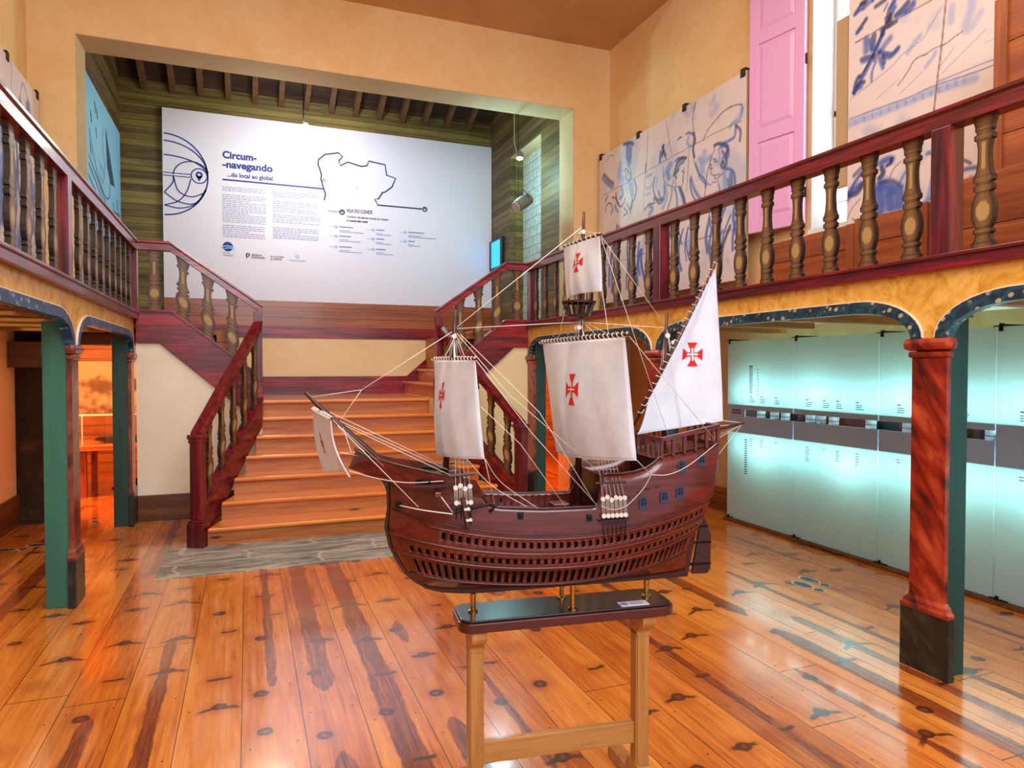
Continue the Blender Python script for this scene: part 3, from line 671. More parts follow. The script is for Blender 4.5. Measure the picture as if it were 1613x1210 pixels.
# ------------------------------------------------------------------ columns
def column(X, yc, inward, label, red, black, green, half=False):
    y0, y1 = yc - .095, (yc + .095)
    t = thing('marbled_column', (X, yc, 0), label, 'column', kind='thing')
    s = 1 if inward < 0 else -1         # direction away from the hall
    box(X + s * .03, X + s * .165, yc - .085, y1, 0, 1.845).build('green_post', green, t, bevel=.003)
    box(X, X + s * .03, y0, y1, .32, 1.60).build('shaft', red, t, bevel=.002)
    m = MB().box(X - s * .014, X + s * .03, yc - .135, yc + .135, 0, .31); m.build('plinth_board', black, t, bevel=.004)
    b = MB().prism([(-.014, .31), (-.018, .325), (-.016, .338), (-.008, .352), (-.008, .365), (0, .385), (.03, .385), (.03, .31)], 'XZ', 0, 1)
    # base moulding: swept in Y over the shaft width
    b = MB(); sec = [(-.018, .31), (-.020, .328), (-.012, .342), (-.010, .358), (.0, .378)]
    for (o1, z1), (o2, z2) in zip(sec[:-1], sec[1:]):
        w1 = .095 + max(0, -o1) * 1.9; w2 = .095 + max(0, -o2) * 1.9
        b.add([(X + s * o1, yc - w1, z1), (X + s * o1, yc + w1, z1), (X + s * o2, yc + w2, z2), (X + s * o2, yc - w2, z2),
               (X + s * .03, yc - w1, z1), (X + s * .03, yc + w1, z1), (X + s * .03, yc + w2, z2), (X + s * .03, yc - w2, z2)],
              [(0, 1, 2, 3), (0, 3, 7, 4), (1, 5, 6, 2), (3, 2, 6, 7), (0, 4, 5, 1)])
    b.build('base_moulding', red, t)
    c = MB(); c.box(X - s * .012, X + s * .03, yc - .112, yc + .112, 1.60, 1.632)
    c.build('necking', red, t, bevel=.010)
    c = MB(); c.box(X - s * .030, X + s * .034, yc - .135, yc + .135, 1.635, 1.70); c.build('capital', red, t, bevel=.026)
    return t
column(3.20, 2.455, -1, 'red marbled column with black marbled foot, standing in front of the frosted glass panels', M['redmarble'], M['blackmarble'], M['green'])
column(3.20, 4.95, -1, 'red marbled column partly hidden behind the ship lateen sail', M['redmarble'], M['blackmarble'], M['green'])
column(3.20, 7.64, -1, 'red marbled column against the cream stair wall, seen behind the main sail rigging', M['redmarble'], M['blackmarble'], M['green'])
column(-1.05, 5.22, 1, 'sea green column with narrow marbled side, standing nearest the floor footprints', M['purplemarble'], M['blackmarble'], M['greenl'])
column(-1.05, 7.64, 1, 'dark green column with marbled side against the whitish stair wall', M['purplemarble'], M['blackmarble'], M['green'])
# joists under the galleries
for i, yj in enumerate((6.9, 6.25, 5.6, 4.95, 4.3, 3.65, 3.0, 2.3)):
    o = box(3.30, 4.62 if i % 2 else 4.3, yj, yj + .10, 1.865, 1.944).build('ceiling_joist', M['joist'], bevel=.003); rebase(o, (3.3, yj, 1.865))
    tag(o, 'yellowish wooden joist under the gallery above the frosted glass panels', 'joist', 'joists above the glass panels', kind='thing')
for i, yj in enumerate((7.2, 6.5, 5.8, 5.1, 4.4, 3.7)):
    o = box(XL, -1.22, yj, yj + .10, 1.875, 1.944).build('ceiling_joist', M['joist'], bevel=.003); rebase(o, (XL, yj, 1.875))
    tag(o, 'wooden joist under the gallery beside the dark stone jamb', 'joist', 'joists under the opposite gallery', kind='thing')
o = box(XL, -1.75, 7.78, 7.98, 1.55, 1.80).build('lintel_beam', M['joistY'], bevel=.006); rebase(o, (XL, 7.78, 1.55))
tag(o, 'thick brown beam end above the dark stone jamb', 'beam', kind='thing')
# ================================================================== painted panels (brush strokes into a fine vertex grid)
class Canvas:
    def __init__(s, a0, a1, b0, b1, res, base):
        s.na = int((a1 - a0) / res) + 1; s.nb = int((b1 - b0) / res) + 1
        s.A, s.B = np.meshgrid(np.linspace(a0, a1, s.na), np.linspace(b0, b1, s.nb)); s.lim = (a0, a1, b0, b1)
        s.C = np.ones((s.nb, s.na, 3)) * np.array(base)
    def lay(s, m, col): s.C = s.C * (1 - m[..., None]) + np.array(col) * m[..., None]
    def fbm(s, sc, seed, oct=4):
        r = np.random.RandomState(seed); out = 0
        for o in range(oct):
            for _ in range(5):
                k = r.normal(size=2) * sc * 2 ** o; out = out + np.sin(s.A * k[0] + s.B * k[1] + r.rand() * 6.3) / (2.2 * 1.6 ** o)
        return out / 2.2
    def stroke(s, pts, wd, col, al=.9, soft=.5):
        pts = smooth_line(pts, 5); d = np.full(s.A.shape, 9.0)
        for (x0, y0), (x1, y1) in zip(pts[:-1], pts[1:]):
            dx, dy = x1 - x0, y1 - y0; L = dx * dx + dy * dy + 1e-9
            t = np.clip(((s.A - x0) * dx + (s.B - y0) * dy) / L, 0, 1)
            d = np.minimum(d, np.hypot(s.A - x0 - t * dx, s.B - y0 - t * dy))
        s.lay(np.clip((wd / 2 - d) / (wd * soft / 2) , 0, 1) * al, col)
    def blob(s, a, b, ra, rb, col, al=.6, rot=0, seed=1, soft=.35):
        c, n_ = math.cos(rot), math.sin(rot); u = (s.A - a) * c + (s.B - b) * n_; v = -(s.A - a) * n_ + (s.B - b) * c
        r = np.hypot(u / ra, v / rb) + s.fbm(9, seed, 3) * .22
        s.lay(np.clip((1 - r) / soft, 0, 1) * al, col)
    def hatch(s, a, b, ra, rb, ang, pitch, col, al=.6):
        c, n_ = math.cos(ang), math.sin(ang); v = -(s.A - a) * n_ + (s.B - b) * c
        r = np.hypot((s.A - a) / ra, (s.B - b) / rb); m = np.clip((1 - r) / .3, 0, 1) * (np.sin(v / pitch * 6.283 + s.fbm(3, 5) * 2) > .1)
        s.lay(m * al, col)
    def mesh(s, name, P, mat, parent, flip=False):
        vs = [P(a, b) for a, b in zip(s.A.ravel(), s.B.ravel())]; n = s.na
        fs = [(j * n + i, j * n + i + 1, (j + 1) * n + i + 1, (j + 1) * n + i) for j in range(s.nb - 1) for i in range(n - 1)]
        if flip: fs = [f[::-1] for f in fs]
        return MB().add(vs, fs).build(name, mat, parent, cols=np.concatenate([np.clip(s.C, 0, 1), np.ones(s.C.shape[:2] + (1,))], 2))
BL, BM, BD = lin('#7f9ad6'), lin('#2b55b0'), lin('#0e1d5c')
TB = lin('#e6d8d6')
def tiles(c, a_lines, b_lines, seed):
    c.lay(np.clip(c.fbm(2.2, seed) * .5 + .25, 0, .6), lin('#d9c6c6'))
    c.lay(np.clip(c.fbm(5, seed + 9) - .55, 0, .5), BL)
    for a in a_lines: c.lay(((np.abs(c.A - a - c.fbm(2, seed + 3, 2) * .008) < .009)) * .8, lin('#6a4a3c'))
    for b in b_lines: c.lay(((np.abs(c.B - b - c.fbm(2, seed + 4, 2) * .008) < .009)) * .6, lin('#7a5a50'))
def folds(c, a, b, w_, h, n_, seed, col=BM):
    r = np.random.RandomState(seed)
    for i in range(int(n_ * 1.8)):
        x = a + (r.rand() - .5) * w_; y = b + (r.rand() - .5) * h * .5; k = (r.rand() - .5) * .3
        c.stroke([(x, y + h * .25), (x + k * .5 + .04, y), (x + k, y - h * .25)], .022 + r.rand() * .055, [col, BD, col, BL][r.randint(4)], .85)
def head(c, a, b, r, face=-1, seed=1):
    """profile head with curly hair; face = direction of the face along a"""
    f = face
    for i in range(7):
        t = i / 6 * 2.6 + .5; c.blob(a - f * math.cos(t) * r * .75, b + math.sin(t) * r * .9, r * .38, r * .34, BM if i % 2 else BD, .8, seed=seed + i)
    c.blob(a + f * r * .25, b - r * .05, r * .72, r * .85, TB, .95, seed=seed, soft=.25)
    c.stroke([(a + f * r * .55, b + r * .75), (a + f * r * .82, b + r * .3), (a + f * r * 1.05, b - r * .08), (a + f * r * .84, b - r * .2), (a + f * r * .92, b - r * .42), (a + f * r * .75, b - r * .72), (a + f * r * .3, b - r * .9)], .016, BD, .9)
    c.stroke([(a + f * r * .5, b + r * .2), (a + f * r * .75, b + r * .22)], .02, BD, .95); c.stroke([(a + f * r * .45, b + r * .36), (a + f * r * .78, b + r * .38)], .012, BD, .9)
    c.stroke([(a + f * r * .62, b - r * .42), (a + f * r * .84, b - r * .40)], .014, BD, .9)
    c.hatch(a + f * r * .05, b - r * .4, r * .4, r * .5, 1.0, .03, BL, .7)

# panel of saints, between the corner and the shutter (a = world Y, mirrored so that figures face each other)
def tile_panel(X, a0, a1, b0, b1, inward, label, draw, res=.013, brackets=True):
    t = thing('tile_painting_panel', (X, (a0 + a1) / 2, b0), label, 'tile painting')
    s = 1 if inward < 0 else -1
    box(X + s * .004, X + s * .035, a0, a1, b0, b1).build('backing_board', M['board_tan'], t)
    c = Canvas(a0, a1, b0, b1, res, TB); draw(c)
    c.mesh('painted_face', lambda a, b: (X, a, b), M['azulejo'], t, flip=(inward < 0))
    if brackets:
        n_ = max(2, int((a1 - a0) / .9) + 1)
        for i in range(n_):
            y = a0 + .05 + (a1 - a0 - .1) * i / (n_ - 1); box(X - s * .01, X + s * .12, y - .035, y + .035, b1 - .05, b1 + .035).build('bracket', M['jamb'], t, bevel=.004)
    return t
PAINT_SAINTS = [
 (0.016,'D',0.9,[(6.179,4.0),(6.12,4.068),(6.004,4.127),(5.855,4.184),(5.711,4.192),(5.59,4.166),(5.555,4.126),(5.563,4.06)]),
 (0.06,'L',0.8,[(5.572,4.12),(5.596,4.026),(5.692,4.024),(5.745,3.994)]),
 (0.05,'M',0.8,[(5.656,3.977),(5.673,3.879),(5.761,3.86),(5.852,3.864)]),
 (0.04,'D',0.8,[(5.656,3.983),(5.586,3.909),(5.594,3.809)]),
 (0.05,'D',0.85,[(5.992,3.883),(5.926,3.881),(5.851,3.852),(5.778,3.807)]),
 (0.07,'M',0.85,[(5.888,3.84),(5.815,3.829),(5.769,3.769),(5.777,3.701)]),
 (0.05,'D',0.8,[(5.778,3.772),(5.813,3.723),(5.794,3.647),(5.83,3.61)]),
 (0.05,'M',0.8,[(5.869,3.787),(5.832,3.74),(5.868,3.691),(5.831,3.634)]),
 (0.04,'D',0.8,[(5.84,3.672),(5.886,3.649),(5.849,3.603)]),
 (0.05,'L',0.8,[(5.925,3.827),(5.906,3.738),(5.924,3.671)]),
 (0.014,'D',0.95,[(5.982,3.88),(6.001,3.825),(6.039,3.776),(6.067,3.717),(6.042,3.692),(6.067,3.674),(6.037,3.642),(6.046,3.602),(5.979,3.566),(5.904,3.559)]),
 (0.018,'D',0.95,[(6.01,3.749),(5.971,3.726),(5.952,3.697)]),
 (0.012,'D',0.9,[(6.009,3.725),(5.961,3.694)]),
 (0.012,'D',0.9,[(6.057,3.665),(6.018,3.649)]),
 (0.016,'D',0.9,[(5.989,3.569),(5.969,3.528),(5.903,3.535),(5.812,3.582)]),
 (0.05,'M',0.85,[(5.812,3.593),(5.722,3.557),(5.668,3.485),(5.658,3.367)]),
 (0.1,'M',0.8,[(5.721,3.511),(5.72,3.394),(5.772,3.29)]),
 (0.06,'D',0.6,[(5.774,3.466),(5.755,3.344),(5.845,3.247)]),
 (0.08,'L',0.8,[(5.83,3.539),(5.81,3.416),(5.863,3.275)]),
 (0.014,'D',0.85,[(6.114,3.528),(6.055,3.483),(6.016,3.503),(5.978,3.494),(5.922,3.498)]),
 (0.03,'M',0.8,[(5.921,3.468),(5.902,3.379),(5.976,3.276)]),
 (0.016,'D',0.9,[(6.114,3.503),(6.194,3.56),(6.255,3.638),(6.277,3.718),(6.34,3.811),(6.34,3.874)]),
 (0.05,'M',0.85,[(6.318,3.78),(6.256,3.663),(6.154,3.562),(6.133,3.496)]),
 (0.07,'M',0.8,[(6.401,3.65),(6.336,3.508),(6.232,3.383),(6.191,3.337)]),
 (0.03,'D',0.9,[(6.411,3.628),(6.399,3.523),(6.335,3.407),(6.252,3.35)]),
 (0.1,'L',0.7,[(6.257,3.813),(6.176,3.765),(6.058,3.781)]),
 (0.12,'L',0.6,[(6.157,3.858),(6.216,3.752),(6.195,3.672)]),
 (0.02,'D',0.8,[(6.039,3.776),(6.115,3.601),(6.152,3.377)]),
 (0.05,'D',0.9,[(6.353,4.129),(6.331,4.035),(6.362,3.956),(6.34,3.861)]),
 (0.04,'M',0.9,[(6.491,4.16),(6.427,4.153),(6.364,4.114)]),
 (0.06,'L',0.8,[(6.448,4.109),(6.469,4.051),(6.404,3.994)]),
 (0.025,'D',0.9,[(6.656,4.147),(6.578,4.156)]),
 (0.05,'D',0.95,[(6.959,4.159),(6.934,4.098),(6.898,4.033)]),
 (0.045,'D',0.9,[(6.994,4.102),(7.006,4.051),(7.013,3.991)]),
 (0.05,'D',0.95,[(6.935,4.165),(6.946,4.115),(6.965,4.053)]),
 (0.02,'D',0.9,[(6.898,4.033),(6.878,3.988)]),
 (0.05,'D',0.9,[(6.489,3.891),(6.576,3.909),(6.654,3.885),(6.687,3.829),(6.727,3.761)]),
 (0.06,'M',0.85,[(6.532,3.864),(6.62,3.85),(6.664,3.783)]),
 (0.03,'D',0.9,[(6.699,3.911),(6.643,3.928),(6.532,3.916)]),
 (0.04,'D',0.8,[(6.63,3.801),(6.698,3.766),(6.674,3.721)]),
 (0.014,'D',0.95,[(6.531,3.8),(6.526,3.734),(6.552,3.702),(6.53,3.677),(6.551,3.657),(6.551,3.611),(6.628,3.598),(6.685,3.645),(6.697,3.726)]),
 (0.02,'D',0.95,[(6.568,3.771),(6.53,3.742)]),
 (0.018,'D',0.9,[(6.556,3.671),(6.54,3.628)]),
 (0.12,'M',0.75,[(6.802,3.9),(6.848,3.832),(6.824,3.759)]),
 (0.08,'L',0.8,[(6.756,3.9),(6.872,3.879),(6.919,3.81)]),
 (0.016,'D',0.9,[(6.731,3.722),(6.754,3.648),(6.847,3.685),(6.919,3.756),(6.943,3.83),(6.944,3.925)]),
 (0.05,'M',0.85,[(6.708,3.624),(6.661,3.494),(6.66,3.363)]),
 (0.09,'M',0.9,[(6.595,3.57),(6.527,3.425),(6.526,3.334)]),
 (0.05,'D',0.8,[(6.617,3.602),(6.55,3.495),(6.505,3.394)]),
 (0.03,'D',0.8,[(6.753,3.635),(6.775,3.521),(6.844,3.403)]),
 (0.08,'L',0.8,[(6.894,3.669),(6.869,3.542),(6.94,3.437)]),
 (0.05,'M',0.85,[(7.039,3.65),(6.989,3.556),(6.917,3.581),(6.918,3.716)]),
 (0.03,'D',0.9,[(7.128,3.837),(7.151,3.705),(7.063,3.532),(6.989,3.502),(6.917,3.54)]),
 (0.05,'D',0.8,[(7.113,3.599),(7.038,3.547),(6.965,3.537)]),
 (0.05,'L',0.8,[(7.065,3.821),(7.089,3.717)]),
 (0.03,'D',0.85,[(7.343,3.496),(7.239,3.544),(7.125,3.532),(7.138,3.591)]),
 (0.08,'M',0.7,[(7.239,3.53),(7.162,3.471),(7.238,3.417)]),
 (0.04,'L',0.8,[(7.319,3.759),(7.241,3.74),(7.165,3.777)]),
 (0.04,'L',0.8,[(7.318,3.674),(7.215,3.678)]),
 (0.05,'M',0.6,[(7.294,3.894),(7.191,3.895)]),
 (0.04,'D',0.8,[(7.316,4.055),(7.326,3.959)]),
 (0.016,'D',0.7,[(7.273,4.435),(7.308,4.024),(7.358,3.726),(7.369,3.444)]),
 (0.14,'M',0.85,[(7.749,4.41),(7.748,4.262),(7.704,4.191)]),
 (0.06,'D',0.9,[(7.85,4.455),(7.678,4.425),(7.621,4.386)]),
 (0.07,'D',0.7,[(7.677,4.374),(7.676,4.242)]),
 (0.12,'L',0.8,[(7.937,4.226),(7.936,4.09),(7.876,3.999)]),
 (0.02,'D',0.9,[(7.848,4.111),(7.79,4.126),(7.717,4.062),(7.674,3.992),(7.745,3.966),(7.818,4.029)]),
 (0.016,'D',0.9,[(7.804,4.085),(7.789,4.036)]),
 (0.016,'D',0.9,[(7.766,4.09),(7.746,4.033)]),
 (0.02,'D',0.8,[(7.747,4.173),(7.675,4.065),(7.66,3.974),(7.731,3.933)]),
 (0.06,'D',0.7,[(8.373,4.204),(8.244,4.093),(8.118,4.015)]),
 (0.1,'M',0.7,[(8.406,4.165),(8.276,4.054),(8.149,3.976)]),
 (0.02,'M',0.8,[(8.31,4.359),(8.215,4.41),(8.121,4.383)]),
 (0.02,'D',0.85,[(7.702,3.926),(7.673,3.786),(7.63,3.674),(7.671,3.566)]),
 (0.05,'M',0.85,[(7.59,3.927),(7.534,3.797),(7.588,3.679)]),
 (0.08,'L',0.8,[(7.645,3.897),(7.616,3.744)]),
 (0.05,'D',0.8,[(7.63,3.674),(7.671,3.58)]),
 (0.03,'D',0.85,[(8.055,3.877),(8.024,3.763),(7.933,3.667),(7.845,3.692),(7.816,3.746)]),
 (0.08,'M',0.8,[(7.905,3.916),(7.875,3.804),(7.934,3.773)]),
 (0.03,'D',0.85,[(8.148,3.837),(8.055,3.8),(7.963,3.689)]),
 (0.03,'D',0.8,[(8.337,3.676),(8.306,3.764),(8.21,3.774),(8.147,3.698),(8.178,3.612)]),
 (0.05,'M',0.7,[(8.085,3.715),(7.993,3.604)]),
 (0.03,'D',0.8,[(7.844,3.632),(7.756,3.554),(7.843,3.528)]),
 (0.06,'M',0.7,[(8.274,3.882),(8.339,3.834)]),
 (0.05,'M',0.7,[(7.757,3.658),(7.671,3.536)]),
 (0.018,'G',0.8,[(6.325,4.446),(6.376,4.313),(6.353,4.142),(6.362,3.994)]),
 (0.014,'G',0.8,[(6.89,4.454),(6.829,4.214),(6.762,3.995)]),
 (0.03,'G',0.5,[(6.436,3.978),(6.455,3.728),(6.485,3.518)]),
 (0.013,'G',0.8,[(8.404,3.928),(7.788,3.94),(7.042,3.972),(6.447,3.994),(5.927,4.006),(5.571,4.0)]),
 (0.01,'G',0.6,[(8.106,4.44),(8.102,3.918)]),
 (0.04,'G',0.4,[(6.325,4.44),(6.345,4.365)]),
]
PAINT_TREE = [
 (0.06,'M',0.9,[(4.215,3.779),(4.103,3.906),(4.005,4.042),(3.933,4.165),(3.851,4.279)]),
 (0.03,'D',0.8,[(4.159,3.872),(4.048,3.996),(3.964,4.124),(3.881,4.24)]),
 (0.05,'D',0.85,[(4.215,3.77),(4.199,3.849),(4.17,3.886)]),
 (0.05,'D',0.85,[(4.215,3.779),(4.158,3.824),(4.124,3.821)]),
 (0.05,'M',0.85,[(4.204,3.785),(4.146,3.792)]),
 (0.09,'M',0.8,[(4.106,4.151),(4.105,4.057)]),
 (0.07,'D',0.8,[(4.034,4.147),(4.044,4.058)]),
 (0.06,'M',0.8,[(4.072,4.126),(4.049,4.042)]),
 (0.08,'M',0.7,[(3.889,4.064),(3.931,4.037),(3.962,4.005)]),
 (0.05,'D',0.8,[(3.816,3.96),(3.866,3.937),(3.94,3.968)]),
 (0.06,'M',0.85,[(3.826,3.947),(3.897,3.923),(3.983,4.005)]),
 (0.05,'D',0.8,[(4.149,4.01),(4.093,4.005),(4.037,3.991)]),
 (0.05,'M',0.8,[(4.138,3.986),(4.07,3.977)]),
 (0.05,'D',0.8,[(3.95,3.945),(3.939,3.895)]),
 (0.05,'M',0.8,[(3.983,3.95),(3.949,3.863)]),
 (0.035,'M',0.8,[(4.015,3.935),(4.047,3.874),(4.051,3.802)]),
 (0.05,'D',0.7,[(3.983,3.996),(4.026,3.958)]),
 (0.05,'D',0.85,[(4.109,4.31),(4.153,4.275),(4.193,4.246)]),
 (0.04,'M',0.8,[(4.147,4.258),(4.193,4.236)]),
 (0.05,'D',0.8,[(3.88,4.177),(3.903,4.268),(3.862,4.32)]),
 (0.06,'D',0.85,[(3.84,4.211),(3.79,4.232),(3.74,4.26)]),
 (0.06,'M',0.85,[(3.82,4.21),(3.73,4.194),(3.691,4.219)]),
 (0.05,'D',0.8,[(3.923,4.233),(3.911,4.164)]),
 (0.05,'M',0.85,[(3.759,4.208),(3.691,4.245)]),
 (0.06,'M',0.8,[(3.882,4.294),(3.852,4.333)]),
 (0.05,'D',0.8,[(3.901,4.159),(3.839,4.166)]),
 (0.05,'D',0.8,[(3.964,4.17),(3.953,4.119)]),
 (0.05,'D',0.8,[(4.156,4.455),(4.1,4.455)]),
 (0.05,'M',0.8,[(4.133,4.406),(4.077,4.425),(4.044,4.428)]),
 (0.05,'D',0.8,[(4.021,4.366),(3.967,4.372),(3.936,4.374)]),
 (0.03,'M',0.7,[(3.945,4.297),(3.914,4.337)]),
 (0.014,'D',0.7,[(3.816,3.676),(3.733,3.749),(3.685,3.808),(3.637,3.819),(3.581,3.816),(3.526,3.831),(3.445,3.825),(3.375,3.844),(3.316,3.858)]),
 (0.012,'M',0.6,[(4.25,3.735),(4.045,3.79),(3.875,3.842),(3.775,3.898),(3.62,3.936),(3.556,4.009),(3.467,4.101)]),
 (0.06,'L',0.6,[(3.735,3.89),(3.677,3.944),(3.639,3.97)]),
 (0.05,'L',0.6,[(3.588,3.726),(3.534,3.771),(3.516,3.797)]),
 (0.01,'M',0.5,[(4.0,3.644),(3.873,3.697),(3.812,3.727)]),
 (0.01,'M',0.5,[(3.8,3.607),(3.616,3.703)]),
 (0.01,'M',0.6,[(3.478,3.689),(3.434,3.721),(3.374,3.778)]),
 (0.01,'M',0.5,[(3.468,3.627),(3.347,3.693),(3.232,3.757),(3.153,3.8)]),
 (0.08,'L',0.5,[(3.403,3.963),(3.396,4.059)]),
 (0.1,'L',0.5,[(3.292,3.895),(3.26,3.977),(3.253,4.037)]),
 (0.08,'L',0.4,[(3.195,3.929),(3.25,3.86),(3.291,3.847)]),
 (0.01,'M',0.6,[(3.167,3.712),(3.074,3.718),(2.92,3.768)]),
 (0.05,'M',0.6,[(3.074,3.718),(3.021,3.717),(2.977,3.72)]),
 (0.018,'M',0.7,[(3.07,3.701),(3.081,3.594)]),
 (0.035,'M',0.8,[(3.017,3.685),(3.028,3.655)]),
 (0.016,'M',0.8,[(4.259,3.574),(3.977,3.567),(3.72,3.556),(3.521,3.564),(3.311,3.549),(3.149,3.54),(2.974,3.552)]),
 (0.016,'M',0.7,[(3.494,3.583),(3.312,3.581),(3.149,3.579),(2.974,3.56)]),
 (0.09,'L',0.6,[(4.259,3.536),(3.976,3.525),(3.719,3.525),(3.521,3.53)]),
 (0.09,'L',0.6,[(3.484,3.525),(3.311,3.508),(3.228,3.5)]),
 (0.03,'L',0.7,[(4.2,3.545),(4.194,3.514)]),
 (0.03,'L',0.7,[(4.12,3.544),(4.114,3.513)]),
 (0.03,'L',0.7,[(4.042,3.542),(4.036,3.512)]),
 (0.03,'L',0.7,[(3.966,3.541),(3.96,3.512)]),
 (0.03,'L',0.7,[(3.892,3.54),(3.886,3.511)]),
 (0.03,'L',0.7,[(3.819,3.539),(3.814,3.51)]),
 (0.03,'L',0.7,[(3.749,3.537),(3.744,3.509)]),
 (0.03,'L',0.7,[(3.68,3.536),(3.675,3.508)]),
 (0.03,'L',0.7,[(3.614,3.535),(3.608,3.507)]),
 (0.03,'L',0.7,[(3.548,3.534),(3.543,3.507)]),
 (0.03,'L',0.7,[(3.485,3.533),(3.48,3.506)]),
 (0.03,'L',0.7,[(3.422,3.532),(3.418,3.505)]),
 (0.03,'L',0.7,[(3.362,3.531),(3.357,3.505)]),
 (0.03,'L',0.7,[(3.302,3.53),(3.298,3.504)]),
 (0.016,'G',0.8,[(4.209,4.168),(3.922,4.178),(3.739,4.181),(3.549,4.183)]),
 (0.018,'G',0.8,[(3.441,4.13),(3.456,3.971),(3.475,3.772),(3.495,3.621),(3.523,3.361)]),
]
PAINT_FIGURES = [
 (0.05,'M',0.9,[(4.345,2.877),(4.271,2.961),(4.187,3.06),(4.117,3.12)]),
 (0.1,'M',0.9,[(4.307,2.909),(4.222,2.979),(4.151,3.012)]),
 (0.06,'D',0.8,[(4.246,2.955),(4.174,2.958),(4.116,3.022)]),
 (0.05,'D',0.7,[(4.206,3.104),(4.141,3.146)]),
 (0.012,'D',0.7,[(4.292,2.724),(4.232,2.832),(4.149,2.903)]),
 (0.02,'M',0.7,[(4.219,2.76),(4.182,2.723)]),
 (0.09,'M',0.9,[(3.958,3.135),(3.903,3.148),(3.86,3.136)]),
 (0.06,'D',0.9,[(3.946,3.094),(3.934,3.053),(3.967,3.023)]),
 (0.04,'D',0.9,[(3.86,3.145),(3.87,3.111),(3.902,3.101)]),
 (0.16,'M',0.9,[(3.944,2.97),(3.857,2.92),(3.792,2.868),(3.791,2.775)]),
 (0.16,'M',0.9,[(3.977,2.931),(3.953,2.83),(3.963,2.737)]),
 (0.14,'M',0.9,[(3.877,2.869),(3.865,2.773)]),
 (0.04,'D',0.6,[(3.967,2.985),(3.857,2.977),(3.772,2.909)]),
 (0.012,'D',0.7,[(3.879,3.001),(3.837,3.065),(3.775,3.103)]),
 (0.03,'M',0.7,[(3.793,2.933),(3.743,3.012)]),
 (0.05,'M',0.8,[(3.565,3.097),(3.499,3.095)]),
 (0.06,'M',0.8,[(3.608,2.726),(3.56,2.76),(3.503,2.791)]),
 (0.04,'L',0.8,[(3.57,2.753),(3.542,2.853),(3.516,2.96)]),
 (0.05,'L',0.8,[(3.532,2.789),(3.514,2.872)]),
 (0.02,'M',0.8,[(3.518,3.083),(3.47,3.026)]),
 (0.05,'M',0.85,[(3.315,2.907),(3.246,2.905),(3.179,2.895)]),
 (0.08,'M',0.9,[(3.304,2.795),(3.253,2.824),(3.211,2.821)]),
 (0.06,'M',0.9,[(3.312,2.704),(3.243,2.746),(3.169,2.778)]),
 (0.05,'D',0.8,[(3.312,2.72),(3.252,2.774)]),
 (0.05,'M',0.85,[(3.302,2.659),(3.242,2.68),(3.192,2.709)]),
 (0.03,'D',0.8,[(3.299,2.978),(3.247,2.938)]),
]
INK = {'L': BL, 'M': BM, 'D': BD, 'G': lin('#6a4a3c')}
def strokes(c, L, k=1.0):
    for wd, col, al, pts in L: c.stroke(pts, wd * k, INK[col], al, .7 if col in 'LM' else .5)
def draw1(c):
    tiles(c, [], [2.95], 3)
    c.blob(7.75, 4.2, .30, .45, BL, .35, seed=2); c.blob(6.9, 3.9, .4, .3, BL, .25, seed=5); c.blob(5.7, 3.4, .3, .4, BL, .3, seed=6)
    folds(c, 5.8, 2.95, .6, .7, 9, 21); folds(c, 6.6, 2.95, .6, .7, 8, 33); folds(c, 7.4, 2.9, .8, .8, 8, 61); folds(c, 8.2, 3.0, .6, .9, 9, 62)
    strokes(c, PAINT_SAINTS)
tile_panel(4.60, 5.50, 8.52, 2.43, 4.47, -1, 'blue and white tile painting of praying figures, hung beside the open pink shutter', draw1, .010)
def draw2(c):
    tiles(c, [], [], 13)
    strokes(c, PAINT_TREE); strokes(c, PAINT_FIGURES)
    strokes(c, [(w_, k_, a_, [(a, b + .62) for a, b in p]) for w_, k_, a_, p in PAINT_TREE[3:30]])
tile_panel(4.60, 2.955, 4.275, 2.70, 4.95, -1, 'tall blue and white tile painting with a leafy tree and hillside above wooden crates', draw2, .008, False)
def draw3(c):
    tiles(c, [7.6, 6.6], [3.4, 4.0], 23)
    c.stroke([(8.05, 3.98), (8.12, 4.18), (7.95, 4.3), (7.85, 4.1)], .03, BM, .7); c.blob(8.12, 4.08, .09, .13, BM, .8, seed=3); c.blob(7.86, 4.02, .10, .14, BM, .7, seed=5)
    folds(c, 7.6, 3.3, 1.8, 1.2, 30, 91); folds(c, 6.4, 3.2, 1.4, 1.2, 24, 92); folds(c, 5.4, 3.1, 1.4, 1.2, 18, 93)
    for i, (a, b) in enumerate(((7.1, 3.0), (6.2, 3.1), (5.2, 3.0), (7.9, 2.7), (6.6, 2.7), (5.8, 2.75))): c.blob(a, b, .28, .32, BM, .8, i, seed=100 + i)
    c.hatch(7.4, 3.2, .6, .5, 1.2, .06, BD, .5)
tile_panel(-2.0, 4.6, 8.49, 2.55, 4.375, 1, 'blue and white tile painting on the gallery opposite the window', draw3, .015)
